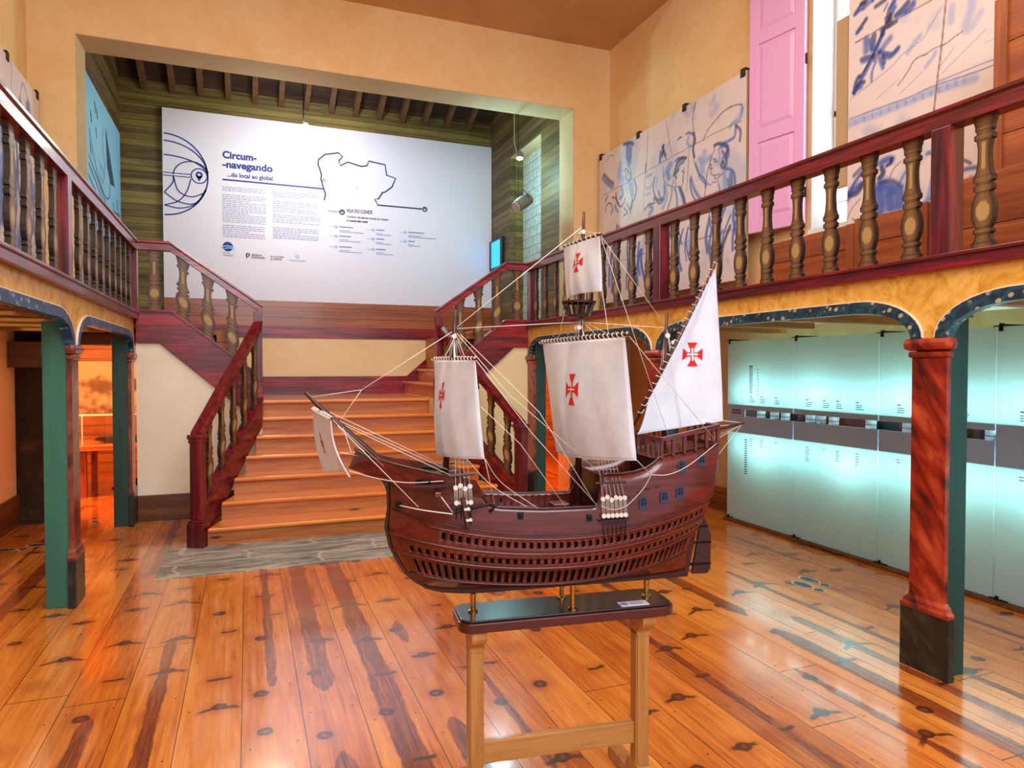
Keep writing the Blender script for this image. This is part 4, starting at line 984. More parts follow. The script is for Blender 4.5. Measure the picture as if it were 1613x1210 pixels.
# pale blue board with a ship drawing, upper room
t = thing('ship_drawing_board', (-1.78, 10.8, 3.3), 'pale blue board with dark ship drawing on the upper room side wall', 'wall panel')
box(-1.80, -1.76, 9.5, 11.87, 3.30, 5.08).build('board', M['blueboard'], t)
Pq = lambda a, b: (-1.757, a, b)
mb = MB()
for k, (z0, z1) in enumerate(((4.0, 3.78), (3.9, 3.66), (3.76, 3.54), (3.6, 3.40))):
    mb.ribbon(smooth_line([(9.6, z0 + .12), (10.2, z0 - .06), (10.8, z1 - .04), (11.3, z1), (11.75, z1 + .04)]), .018, Pq)
for y in np.linspace(9.7, 11.7, 14): mb.ribbon([(y, 3.36), (y + .02, 3.62)], .012, Pq)
mb.ribbon(smooth_line([(9.65, 4.45), (9.9, 4.2), (10.3, 3.95), (10.7, 3.85), (10.95, 3.95), (11.0, 4.25)]), .016, Pq)
mb.ribbon(smooth_line([(10.55, 4.75), (10.5, 4.5), (10.62, 4.25), (10.55, 4.05)]), .012, Pq); mb.ribbon([(10.3, 4.2), (10.55, 4.15), (10.5, 4.0), (10.3, 4.05)], .012, Pq, closed=True)
for a, b in ((9.75, 4.7), (10.05, 4.6), (10.12, 4.86), (10.0, 4.9), (9.7, 4.3), (11.2, 3.9), (11.5, 4.0), (11.35, 3.8), (11.6, 3.85)): mb.ribbon([(a, b), (a + .06, b - .13)], .03, Pq)
mb.build('line_drawing', M['ink'], t)
MB().add([Pq(10.72, 4.80), Pq(11.35, 4.15), Pq(11.05, 4.12), Pq(10.80, 4.28)], [(0, 1, 2, 3)]).build('drawn_sail', M['ink'], t)

# ================================================================== poster
t = thing('exhibition_poster', (1.52, 12.0, 2.65), 'huge white printed wall poster with dark blue map outline, on the upper room back wall', 'poster'); PT = t
box(-1.20, 4.24, 12.0, 12.09, 2.653, 5.605).build('board', M['poster'], t)
PY = 11.996
Pp = lambda a, b: (a, PY, b)
def text(s, x0, x1, z, h, mat, parent, bold=0.0, name='printed_text', P=None, rot=(math.pi / 2, 0, 0)):
    cu = bpy.data.curves.new(name, 'FONT'); cu.body = s; cu.size = h * 1.38; cu.offset = bold; cu.extrude = .0004; cu.resolution_u = 3
    cu.materials.append(mat); o = bpy.data.objects.new(name, cu); COL.objects.link(o); o.parent = parent
    iv = WORLD[parent.name].inverted(); o.location = iv @ Vector((x0, PY, z) if P is None else P); o.rotation_euler = rot
    bpy.context.view_layer.update(); wd = max(cu_dim(o), 1e-4); o.scale[0] = (x1 - x0) / wd
    me = bpy.data.meshes.new_from_object(o.evaluated_get(bpy.context.evaluated_depsgraph_get())); mw = (tuple(o.location), tuple(o.rotation_euler), tuple(o.scale)); bpy.data.objects.remove(o)
    o = bpy.data.objects.new(name, me); COL.objects.link(o); o.parent = parent; o.location, o.rotation_euler, o.scale = mw
    return o
def cu_dim(o):
    xs = [c[0] for c in o.bound_box]; return max(xs) - min(xs)
text('Circum-', -.338, .175, 4.915, .115, M['navy'], t, .006)
text('-navegando', -.339, .424, 4.765, .115, M['navy'], t, .006)
text('...do local ao global', -.27, .423, 4.625, .072, M['navy'], t, .003)
MB().ribbon([(-.341, 4.57), (1.236, 4.565)], .026, Pp).build('title_rule', M['navy'], t)
coast = [(1.242, 4.374), (1.265, 4.477), (1.236, 4.565), (1.189, 4.732), (1.201, 4.786), (1.173, 4.897), (1.147, 4.956), (1.153, 5.045), (1.26, 5.145), (1.487, 5.197), (1.551, 5.138), (1.489, 5.067), (1.512, 4.982), (1.639, 5.057), (1.863, 5.007), (1.965, 5.032), (1.993, 5.112), (2.275, 5.079), (2.301, 4.901), (2.458, 4.862), (2.393, 4.704), (2.272, 4.606), (2.23, 4.597), (2.156, 4.476), (2.095, 4.47), (2.143, 4.371), (2.928, 4.367)]
MB().ribbon(coast, .024, Pp).build('map_outline', M['navyd'], t)
def ring(mb, a, b, r, wd, n=26, P=Pp): mb.ribbon([(a + r * math.cos(k / n * 6.2832), b + r * math.sin(k / n * 6.2832)) for k in range(n)], wd, P, closed=True)
def disc(mb, a, b, r, n=20, P=Pp):
    mb.add([P(a + r * math.cos(-k / n * 6.2832), b + r * math.sin(-k / n * 6.2832)) for k in range(n)], [tuple(range(n))])
def pin(mb, a, b, r, P=Pp):
    mb.ribbon([(a, b - r * 1.7), (a - r * .8, b - r * .2), (a - r * .85, b + r * .3), (a - r * .4, b + r * .85), (a + r * .4, b + r * .85), (a + r * .85, b + r * .3), (a + r * .8, b - r * .2)], r * .5, P, closed=True)
mb = MB()
for a, b in [(1.196, 5.023), (1.209, 4.928), (1.229, 4.827), (1.239, 4.772), (1.261, 4.629), (1.329, 4.543), (1.789, 4.638), (1.37, 4.999)]: pin(mb, a, b, .016)
mb.build('map_pins', M['greyp'], t)
mb = MB(); pin(mb, 1.24, 4.71, .026); ring(mb, 2.979, 4.367, .036, .022); disc(mb, 2.979, 4.375, .014); ring(mb, 1.537, 4.198, .036, .022); disc(mb, 1.537, 4.206, .014)
mb.ribbon([(1.30, 4.20), (1.50, 4.198)], .010, Pp); mb.build('place_pins', M['navyd'], t)
text('VILA DO CONDE', 1.612, 2.05, 4.205, .062, M['navyd'], t, .002)
text('Transferir de saberes através do Oceano', 1.612, 2.328, 4.115, .036, M['navyd'], t, .001)
text('A construção naval', 1.612, 1.97, 4.050, .036, M['navyd'], t, .002)
rr = random.Random(3)
for a, b, wd in [(1.439, 3.94, .42), (1.438, 3.783, .36), (1.437, 3.601, .38), (2.063, 3.932, .26), (2.062, 3.777, .26), (2.061, 3.597, .30), (2.626, 3.931, .52), (2.626, 3.774, .22)]:
    mb = MB(); mg = MB(); ring(mb, a, b, .018, .010, 14); mb.ribbon([(a - .11, b), (a - .022, b)], .005, Pp)
    mg.ribbon([(a + .05, b + .008), (a + .05 + wd * .55, b + .008)], .022, Pp); mg.ribbon([(a + .05, b - .05), (a + .05 + wd * .45, b - .05)], .010, Pp); mg.ribbon([(a + .05, b - .075), (a + .05 + wd, b - .075)], .012, Pp)
    mb.build('list_pin', M['paleb'], t); mg.build('list_entry', M['greyp'], t)
def para(mb, x0, x1, z0, z1, lines, P=Pp, th=.011):
    for k in range(lines):
        z = z0 + (z1 - z0) * k / max(1, lines - 1); x = x0; e = x1 if (k % 7) not in (3,) else x0 + (x1 - x0) * .6
        while x < e:
            l = .02 + rr.random() * .06; mb.ribbon([(x, z), (min(x + l, e), z)], th, P); x += l + .012
for q in ((-.345, .30, 4.455, 4.40, 3), (-.345, .32, 4.33, 3.90, 16), (-.345, .30, 3.84, 3.66, 7), (.42, 1.166, 4.45, 4.37, 4), (.42, 1.12, 4.29, 4.13, 6), (.42, 1.18, 4.07, 3.95, 5), (.42, 1.15, 3.86, 3.69, 7)):
    mb = MB(); para(mb, *q); mb.build('printed_paragraph', M['greyp'], t)
mb = MB(); cx, cz, R_ = -1.18, 4.575, .626
def arcp(cx_, cz_, ra, rb, t0, t1, n=24): return [(max(cx_ + ra * math.cos(math.radians(t0 + (t1 - t0) * k / n)), -1.195), cz_ + rb * math.sin(math.radians(t0 + (t1 - t0) * k / n))) for k in range(n + 1)]
mb.ribbon(arcp(-1.18, cz, R_, R_ * 1.01, -90, 90, 40), .022, Pp)
mb.ribbon(arcp(-1.18, cz + .02, R_, .50, 0, 90), .020, Pp); mb.ribbon(arcp(-1.18, cz + .02, R_, .28, 0, 90), .020, Pp)
mb.ribbon(arcp(-.79, cz - .01, .26, .24, 20, 178), .018, Pp)
mb.ribbon(smooth_line([(-1.18, 4.29), (-1.06, 4.45), (-1.05, 4.56)]), .018, Pp); mb.ribbon(smooth_line([(-1.05, 4.56), (-.98, 4.33), (-.80, 4.25), (-.62, 4.32)]), .018, Pp)
mb.ribbon(smooth_line([(-.80, 4.53), (-.86, 4.33), (-.98, 4.17), (-1.18, 4.09)]), .018, Pp); mb.ribbon(smooth_line([(-1.18, 4.29), (-.98, 4.16), (-.75, 4.15), (-.58, 4.36)]), .018, Pp)
mb.ribbon(smooth_line([(-1.18, 4.09), (-.95, 4.06), (-.72, 4.16), (-.57, 4.42)]), .018, Pp); mb.ribbon([(-1.195, 4.60), (-.80, 4.60)], .014, Pp); mb.ribbon([(-1.195, 4.555), (-.80, 4.555)], .014, Pp)
ring(mb, -.68, 4.588, .115, .018); ring(mb, -.68, 4.605, .038, .030, 18); mb.add([Pp(-.728, 4.592), Pp(-.632, 4.592), Pp(-.68, 4.50)], [(0, 1, 2)])
mb.build('globe_emblem', M['navy'], t)
mb = MB(); disc(mb, -.27, 3.50, .078, 26); mb.build('globe_logo', M['navy'], t)
mb = MB(); PY -= .002; mb.ribbon(arcp(-.27, 3.46, .10, .05, 20, 170), .016, Pp); mb.ribbon(arcp(-.25, 3.44, .08, .04, 10, 150), .014, Pp); mb.build('logo_waves', M['blueboard'], t); PY += .002
text('Circum-', -.35, -.22, 3.385, .022, M['navyd'], t); text('-navegando', -.35, -.19, 3.35, .024, M['navyd'], t)
mb = MB(); ring(mb, .03, 3.385, .024, .016); mb.ribbon([(.012, 3.40), (.012, 3.33)], .016, Pp); mb.build('state_emblem', M['navyd'], t)
text('REPÚBLICA', .085, .245, 3.375, .026, M['navyd'], t, .001); text('PORTUGUESA', .085, .293, 3.335, .026, M['navyd'], t, .001)
text('CULTURA', .42, .593, 3.365, .026, M['navyd'], t, .001); text('NORTE', .42, .55, 3.325, .026, M['navyd'], t, .001)
mb = MB(); ring(mb, .392, 3.378, .012, .008, 12); ring(mb, .392, 3.335, .012, .008, 12); ring(mb, .80, 3.40, .028, .006); mb.ribbon([(.775, 3.40), (.825, 3.40)], .006, Pp); mb.build('partner_emblems', M['paleb'], t)
text('MAGALHÃES', .68, .93, 3.32, .024, M['paleb'], t)
# lamp over the poster
def cyl_between(a, b, r, n=14): return MB().tube([a, b], r, n)
t = thing('spot_lamp', (.80, 10.45, 5.0), 'small bright spot lamp hanging in front of the white poster top edge', 'lamp')
cyl_between((.795, 10.445, 5.02), (.83, 10.55, 5.08), .062, 20).build('lamp_housing', M['greyplastic'], t)
MB().lathe((.785, 10.40, 4.985), [(.02, -.055), (.045, -.038), (.058, 0), (.045, .038), (.02, .055)], 20).build('lamp_lens', M['lampw'], t)
cyl_between((.80, 10.50, 5.10), (.80, 10.50, rz_(10.5) + .165), .008).build('lamp_rod', M['black'], t)
t = thing('spot_lamp', (3.62, 8.95, 4.55), 'small bright spot lamp on a thin cord in front of the tall wall niche', 'lamp')
MB().lathe((3.60, 9.0, 4.50), [(.01, .09), (.03, .085), (.05, .05), (.052, 0), (.045, -.004)], 20).build('lamp_housing', M['greyplastic'], t, smooth=True)
MB().lathe((3.60, 9.0, 4.50), [(.044, -.003), (.044, -.02), (.02, -.035)], 20).build('lamp_bulb', M['lampw'], t, smooth=True)
MB().tube([(3.60, 9.10, 4.58), (3.57, 9.13, 4.75), (3.57, 9.14, rz_(9.14) + .16)], .006).build('lamp_cord', M['metal'], t)
# hanging loudspeaker / projector
t = thing('ceiling_projector', (3.80, 9.3, 3.92), 'grey box projector with a wire bracket hanging in front of the niche', 'projector')
T = Matrix.Translation((3.78, 9.3, 3.96)) @ Matrix.Rotation(math.radians(-35), 4, 'Y') @ Matrix.Rotation(math.radians(12), 4, 'Z')
m_ = MB(); m_.T = T; m_.tube([(-.16, 0, 0), (-.13, 0, 0), (0, 0, 0), (.12, 0, 0), (.14, 0, 0)], [.05, .085, .092, .085, .03], 18); m_.build('housing', M['greyplastic'], t)
m_ = MB(); m_.T = T; m_.tube([(-.175, 0, 0), (-.155, 0, 0)], [.075, .08], 18); m_.build('front_ring', M['sill'], t)
m_ = MB(); m_.T = T; m_.tube([(.05, -.1, .0), (.05, -.1, .13), (.05, .1, .13), (.05, .1, 0)], .006, 6); m_.tube([(.05, 0, .13), (.12, 0, .15)], .006, 6); m_.build('wire_bracket', M['iron'], t)
MB().tube([(3.70, 9.3, 4.08), (3.70, 9.3, rz_(9.3) + .16)], .0035, 6).build('suspension_wire', M['iron'], t)
# screen on the upper side wall
t = thing('wall_screen', (4.22, 11.6, 3.35), 'small wall screen glowing blue beside the white poster', 'screen')
box(4.19, 4.25, 11.33, 11.98, 3.32, 3.86).build('frame', M['black'], t, bevel=.005)
box(4.186, 4.19, 11.42, 11.86, 3.36, 3.82).build('display', M['screen'], t)

# ================================================================== window, shutter
fr = MB(); fx0 = XR + .25
for y0, y1 in ((WY0 - .0, WY0 + .05), (WY1 - .05, WY1), ((WY0 + WY1) / 2 - .02, (WY0 + WY1) / 2 + .02)): fr.box(fx0, fx0 + .06, y0, y1, WZ0, WZ1)
for z in (WZ0, WZ0 + 1.05, WZ1 - .05): fr.box(fx0, fx0 + .06, WY0, WY1, z, z + .05)
for z in np.arange(WZ0 + .26, WZ1 - .2, .262): fr.box(fx0 + .015, fx0 + .045, WY0, WY1, z - .009, z + .009)
struct(fr, 'window_1', M['white_paint'])
struct(MB().box(fx0 + .028, fx0 + .032, WY0 + .05, WY1 - .05, WZ0 + .05, WZ1 - .05), 'window_1_glass', M['glass'])
struct(box(XR - .01, XR + .25, WY1 - .012, WY1 - .001, WZ0, WZ1).box(XR - .01, XR + .25, WY0 + .001, WY0 + .012, WZ0, WZ1), 'window_1_reveal', M['sill'])
struct(box(XR - .02, XR + .31, WY0 - .02, WY1 + .02, WZ0 - .04, WZ0), 'window_1_sill', M['white_paint'])
t = thing('window_shutter', (4.78, 4.88, 2.85), 'tall open panelled shutter painted pink, folded back beside the window', 'shutter')
T = Matrix.Translation((4.74, 4.88, 0)) @ Matrix.Rotation(math.radians(11.5), 4, 'Z')       # leaf runs along +Y from the hinge
sw, sh0, sh1 = .60, 2.86, 5.80
m_ = MB(); m_.T = T
zb = [sh0, 3.80, 4.72, sh1]; st_ = .10
m_.box(-.02, .02, 0, st_, sh0, sh1).box(-.02, .02, sw - st_, sw, sh0, sh1)
for z0, z1 in ((sh0, sh0 + .13), (3.72, 3.84), (4.66, 4.78), (sh1 - .1, sh1)): m_.box(-.02, .02, st_, sw - st_, z0, z1)
m_.build('shutter_frame', M['shutter'], t, bevel=.004)
for z0, z1 in ((sh0 + .13, 3.72), (3.84, 4.66), (4.78, sh1 - .1)):
    m_ = MB(); m_.T = T; a0, a1 = st_, sw - st_; d = .03
    m_.box(-.006, .006, a0, a1, z0, z1)
    for s_ in (-1, 1):
        x_o, x_i = s_ * .006, s_ * .018
        v = [(x_o, a0 + .012, z0 + .012), (x_o, a1 - .012, z0 + .012), (x_o, a1 - .012, z1 - .012), (x_o, a0 + .012, z1 - .012), (x_i, a0 + d + .02, z0 + d + .02), (x_i, a1 - d - .02, z0 + d + .02), (x_i, a1 - d - .02, z1 - d - .02), (x_i, a0 + d + .02, z1 - d - .02)]
        f = [(0, 1, 5, 4), (1, 2, 6, 5), (2, 3, 7, 6), (3, 0, 4, 7), (4, 5, 6, 7)]
        m_.add(v, f if s_ > 0 else [q[::-1] for q in f])
    m_.build('shutter_panel', M['shutter'], t)
m_ = MB(); m_.T = T
for z in (3.1, 4.3, 5.5): m_.tube([(0, -.008, z), (0, -.008, z + .09)], .01, 8)
m_.build('hinge', M['iron'], t)
o = box(4.62, 4.66, 4.30, 4.42, 3.05, 4.44).build('leaning_board', M['board_tan'], bevel=.004); rebase(o, (4.62, 4.3, 3.05)); tag(o, 'narrow tan board standing upright between the window and the tree tile painting', 'board')
o = box(4.68, 4.72, 4.10, 4.30, 2.05, 4.75).build('shutter_edge', M['maroonZ'], bevel=.004); rebase(o, (4.70, 4.2, 2.05)); tag(o, 'narrow dark red upright board behind the tree tile painting', 'board')

# ================================================================== crates on the window gallery
def crate(x0, x1, y0, y1, z0, z1, label, rows=3, battens=2):
    t = thing('wooden_crate', ((x0 + x1) / 2, (y0 + y1) / 2, z0), label, 'crate', 'wooden crates on the window gallery')
    m_ = MB(); h = (z1 - z0) / rows
    for r in range(rows): m_.box(x0, x0 + .02, y0, y1, z0 + r * h + .002, z0 + (r + 1) * h - .002).box(x1 - .02, x1, y0, y1, z0 + r * h + .002, z0 + (r + 1) * h - .002).box(x0 + .02, x1 - .02, y0, y0 + .02, z0 + r * h + .002, z0 + (r + 1) * h - .002).box(x0 + .02, x1 - .02, y1 - .02, y1, z0 + r * h + .002, z0 + (r + 1) * h - .002)
    m_.build('side_boards', M['crate'], t, bevel=.002)
    box(x0 + .01, x1 - .01, y0 + .01, y1 - .01, z1 - .02, z1 - .001).build('lid', M['crate'], t)
    for i in range(battens):
        y = y0 + .0 + (y1 - y0 - .07) * (i / max(1, battens - 1)); box(x0 - .018, x0, y, y + .07, z0, z1 + .004).build('batten', M['crate2'], t, bevel=.002)
    for x in (x0, x1 - .06): box(x, x + .06, y0 - .018, y0, z0, z1).build('batten', M['crate2'], t, bevel=.002)
crate(3.98, 4.50, 3.62, 4.55, 2.05, 2.555, 'long low wooden crate under the window, at the far end of its row', 3, 2)
crate(3.92, 4.45, 3.02, 3.56, 2.05, 2.565, 'low wooden crate between the long one and the tall stack, with upright battens')
crate(3.80, 4.40, 2.10, 2.80, 2.05, 2.62, 'big wooden crate at the bottom of the tall stack', 2, 2)
crate(4.02, 4.50, 2.05, 2.72, 2.625, 3.13, 'second wooden crate of the tall stack', 2, 2)
crate(4.02, 4.50, 2.05, 2.70, 3.135, 3.64, 'wooden crate on top of the tall stack beside the tree tile painting', 2, 2)

# ================================================================== frosted glass display wall
GX = 4.56
joints = [5.70, 4.80, 3.915, 3.025, 2.135, 1.245, .355]
names = ['end panel nearest the stairs', 'second panel from the stairs', 'third from the stairs, behind the red column', 'fourth panel from the stairs', 'fifth panel from the stairs', 'sixth panel from the stairs']
for k in range(6):
    y1, y0 = joints[k] - .004, joints[k + 1] + .004
    t = thing('frosted_glass_panel', (GX, (y0 + y1) / 2, .0), 'tall frosted glass panel lit from behind, ' + names[k], 'glass panel', 'frosted glass display panels')
    s0, s1 = [(5.44, 4.80), (4.80, 3.915), (3.915, 3.20), (3.025, 3.22), (9, 9), (9, 9)][k] if k != 3 else (3.0, 3.0)
    za, zb_ = 1.068, 1.136
    sl0, sl1 = max(y0, [0, 0, 3.03, 9, 9, 9][k]), min(y1, [5.44, 9, 9, 0, 0, 0][k])
    has = sl1 > sl0 + .05
    g = MB().box(GX, GX + .01, y0, y1, .035, .905).box(GX, GX + .01, y0, y1, 1.18, 1.815); g.build('glass_sheet', M['frost'], t)
    b = MB()
    if has:
        b.box(GX, GX + .01, y0, y1, .905, za).box(GX, GX + .01, y0, y1, zb_, 1.18)
        if sl0 > y0 + .002: b.box(GX, GX + .01, y0, sl0, za, zb_)
        if sl1 < y1 - .002: b.box(GX, GX + .01, sl1, y1, za, zb_)
    else: b.box(GX, GX + .01, y0, y1, .905, 1.18)
    b.build('grey_band', M['band'], t)
    if has: box(GX + .003, GX + .006, sl0, sl1, za, zb_).build('clear_window', M['glass'], t)
    for z in (1.815, .035):
        c = MB()
        s_ = 1 if z > 1 else -1
        c.box(GX - .008, GX + .018, y1 - .035, y1 - .012, z - .03, z + .022).box(GX - .012, GX + .24, y1 - .03, y1 - .018, z + .005 * s_, z + .018)
        c.box(GX - .014, GX - .006, y1 - .10, y1 + .02, z + .0, z + .008); c.build('clamp', M['iron'], t, bevel=.002)
    Pg = lambda a, b_: (GX - .0015, a, b_)
    pr = MB()
    for q in range(5):
        yy = y1 - .13 - q * .17 - rr.random() * .04
        if yy - .06 < y0: continue
        if k == 0 and q in (0,): continue
        pr.ribbon([(yy, 1.268), (yy - .03, 1.268)], .009, Pg)
        for l in range(3): pr.ribbon([(yy, 1.245 - l * .016), (yy - .05 - rr.random() * .03, 1.245 - l * .016)], .006, Pg)
        for l in range(1 + int(rr.random() * 7)): pr.ribbon([(yy, .855 - l * .02), (yy - .02 - rr.random() * .03, .855 - l * .02)], .006, Pg)
    if k == 0:
        for l in range(15): pr.ribbon([(5.38, 1.56 - l * .018), (5.33, 1.56 - l * .018)], .008 if l else .014, Pg)
        for l in range(9): pr.ribbon([(5.27, 1.53 - l * .03), (5.25, 1.53 - l * .03)], .008, Pg)
        for l in range(16): pr.ribbon([(5.44, .84 - l * .022), (5.40, .84 - l * .022)], .010, Pg)
    if pr.v: pr.build('small_print', M['print'], t)
    if k == 0:
        for s_, z in (('produtos', 1.118), ('importados', 1.09)):
            o = text(s_, 0, .135, z, .022, M['navyd'], t, .0008, P=(GX - .002, 5.625, z), rot=(math.pi / 2, 0, -math.pi / 2))
o = MB().box(GX - .03, XR - .03, .3, 5.72, 0.0, .03).build('floor_batten', M['joistY'], bevel=.004); rebase(o, (GX, 3, 0)); tag(o, 'wooden batten base running along the floor under the frosted glass panels', 'batten')
o = MB().tube(smooth_line([(4.52, 4.80, .012), (4.49, 4.6, .014), (4.50, 4.45, .03), (4.51, 4.3, .012), (4.52, 4.22, .02), (4.54, 4.2, .02)]), .007, 6).build('power_cable', M['black'], smooth=True)
tag(o, 'black cable lying along the floor under the frosted glass panels', 'cable')
# shelf and jars behind the slot; black board added to hide the lit wall
o = box(4.70, 4.71, .4, 5.6, 1.06, 1.175).build('slot_blackout_board', M['black']); rebase(o, (4.7, 3, 1.06)); tag(o, 'added black board hiding the lit wall behind the jars in the glass slot', 'board')
o = MB().box(4.60, 4.78, .4, 5.6, 1.03, 1.06).build('display_shelf', M['black']); rebase(o, (4.7, 3, 1.03)); tag(o, 'dark shelf behind the clear slot of the frosted glass panels', 'shelf')
jar0 = thing('display_jar', (4.64, 5.30, 1.06), 'pale display jar on the shelf behind the clear slot of the frosted glass', 'jar', 'display jars behind the glass slot')
MB().lathe((4.64, 5.30, 1.06), [(.036, 0), (.040, .01), (.040, .10), (.034, .115)], 16).build('jar_body', M['palestone'], jar0, smooth=True)
MB().lathe((4.64, 5.30, 1.175), [(.037, 0), (.037, .02), (.03, .024)], 16).build('jar_lid', M['metal'], jar0, smooth=True)
for i, y in enumerate([5.12, 4.98, 4.68, 4.56, 4.42, 4.05, 3.72, 3.60, 3.45, 3.33, 3.10]):
    j = jar0.copy(); COL.objects.link(j); j.location = (4.64, y, 1.06)
    for ch in list(jar0.children): c = ch.copy(); COL.objects.link(c); c.parent = j
o = MB().lathe((4.64, 3.09, 1.06), [(.02, 0), (.045, .02), (.05, .05), (.02, .08)], 14).build('yellow_fruit', flat('yellow_fruit', '#d8a020', .5), smooth=True); rebase(o, (4.64, 3.09, 1.06)); tag(o, 'round yellow thing on the shelf seen through the slot past the red column', 'fruit')
o.location.y = 3.0

# ================================================================== footprint stickers
fpm = flat('footprint_blue', '#174f6e', .35); fpw = flat('footprint_edge', '#d8c9a8', .5); fpd = flat('footprint_dark', '#23283a', .35)
def footprint(x, y, ang, label, m, grp, s=1.0):
    t = thing('footprint_sticker', (x, y, 0), label, 'floor sticker', grp)
    T = Matrix.Translation((x, y, 0)) @ Matrix.Rotation(ang, 4, 'Z')
    for nm, cy, ra, rb in (('sole', .06, .042, .078), ('heel', -.075, .034, .034)):
        for g, z0, z1, mm, n2 in ((1.16, .0008, .0014, fpw, nm + '_outline'), (1.0, .0014, .002, m, nm)):
            m_ = MB(); m_.T = T; m_.prism([((ra * g + (.004 if math.sin(k / 24 * 6.2832) > 0 else -.004)) * s * math.cos(k / 24 * 6.2832), cy * s + rb * g * s * math.sin(k / 24 * 6.2832)) for k in range(24)], 'XY', z0, z1); m_.build(n2, mm, t)
footprint(3.82, 3.78, .10, 'blue footprint sticker nearer the glass panels, in front of the red column', fpm, None)
footprint(3.69, 3.71, .10, 'blue footprint sticker of the pair by the red column, farther from the glass panels', fpm, None)
footprint(-1.86, 6.92, 1.35, 'dark footprint sticker near the plain tan wall, left of its pair', fpd, None)
footprint(-1.66, 7.02, 1.35, 'dark footprint sticker close behind the sea green column', fpd, None)
footprint(-1.42, 7.85, .3, 'small footprint sticker at the threshold of the orange lit side room', fpd, None, .8)

# ================================================================== orange side room contents
t = thing('display_table', (-1.9, 9.7, 0), 'wooden display table in the orange lit side room', 'table')
box(-2.9, -.75, 9.3, 10.1, .56, .62).build('table_top', M['oroomX'], t, bevel=.004)
for x in (-2.7, -2.0, -1.85, -.85):
    for y in (9.38, 9.98): box(x, x + .06, y, y + .06, 0, .56).build('leg', M['crate2'], t)
t = thing('glass_case', (-1.9, 9.7, .62), 'glass display case standing on the wooden table of the side room', 'display case')
box(-2.8, -.85, 9.38, 9.39, .62, .98).build('front_pane', M['glass'], t)
box(-2.8, -.85, 10.0, 10.01, .62, .98).build('back_pane', M['glass'], t)
box(-2.8, -.85, 9.38, 10.01, .98, .99).build('top_pane', M['glass'], t)
MB().box(-2.8, -.85, 9.375, 9.385, .975, .995).box(-1.83, -1.82, 9.375, 9.385, .62, .98).build('pane_edge', M['white_paint'], t)
t = thing('model_boat', (-1.45, 9.7, .62), 'small wooden boat model lying in the glass case', 'model boat')
MB().prism([(-1.75, .66), (-1.6, .63), (-1.2, .63), (-1.05, .68), (-1.08, .70), (-1.72, .69)], 'XZ', 9.62, 9.78).build('boat_hull', M['jamb'], t)
MB().tube([(-1.4, 9.7, .68), (-1.43, 9.7, .86)], .008, 6).tube([(-1.62, 9.7, .78), (-1.15, 9.7, .70)], .005, 5).build('boat_mast', M['joist'], t)
t = thing('wall_photograph', (-1.6, 11.58, .9), 'large framed photograph of a boatyard on the side room wall', 'photograph')
box(-2.6, -1.18, 11.56, 11.60, .86, 1.66).build('frame_board', M['crate'], t)
c = Canvas(-2.58, -1.20, .88, 1.64, .012, lin('#e8d8c0'))
c.lay(np.clip((1.38 - c.B + c.fbm(6, 3) * .06) * 20, 0, 1) * np.clip(.45 + c.fbm(14, 5) * .6, 0, 1), lin('#5a4028')); c.blob(-1.55, 1.30, .16, .10, lin('#6a5038'), .9, seed=4); c.blob(-2.0, 1.28, .2, .12, lin('#7a6248'), .8, seed=6)
for a in (-1.7, -1.62, -1.5, -1.42): c.stroke([(a, 1.25), (a + .01, 1.08)], .02, lin('#241408'), .9)
c.lay(np.clip((1.12 - c.B) * 12, 0, 1) * np.clip(.3 + c.fbm(20, 9) * .7, 0, 1), lin('#f0e4d0'))
c.mesh('photo_print', lambda a, b: (a, 11.556, b), M['photo'], t)
box(-1.735, -1.725, 11.55, 11.556, .88, 1.64).build('picture_joint', M['white_paint'], t)
o = MB().box(-1.62, -1.0, 9.95, 10.75, .001, .012).build('door_mat', flat('mat_dark', '#1c1008', .9), bevel=.003); rebase(o, (-1.3, 10.3, .001)); tag(o, 'dark ribbed mat on the floor of the orange lit side room', 'mat')
# ================================================================== the ship model and its stand (local frame: s aft, t away from the camera side, z up)
AN = math.radians(-7.25); F = Matrix.Translation((1.35, 2.14, 0)) @ Matrix.Rotation(AN, 4, 'Z')
def FM(): m_ = MB(); m_.T = F; return m_
def floc(s, t, z): p = F @ Vector((s, t, z)); return (p.x, p.y, p.z)
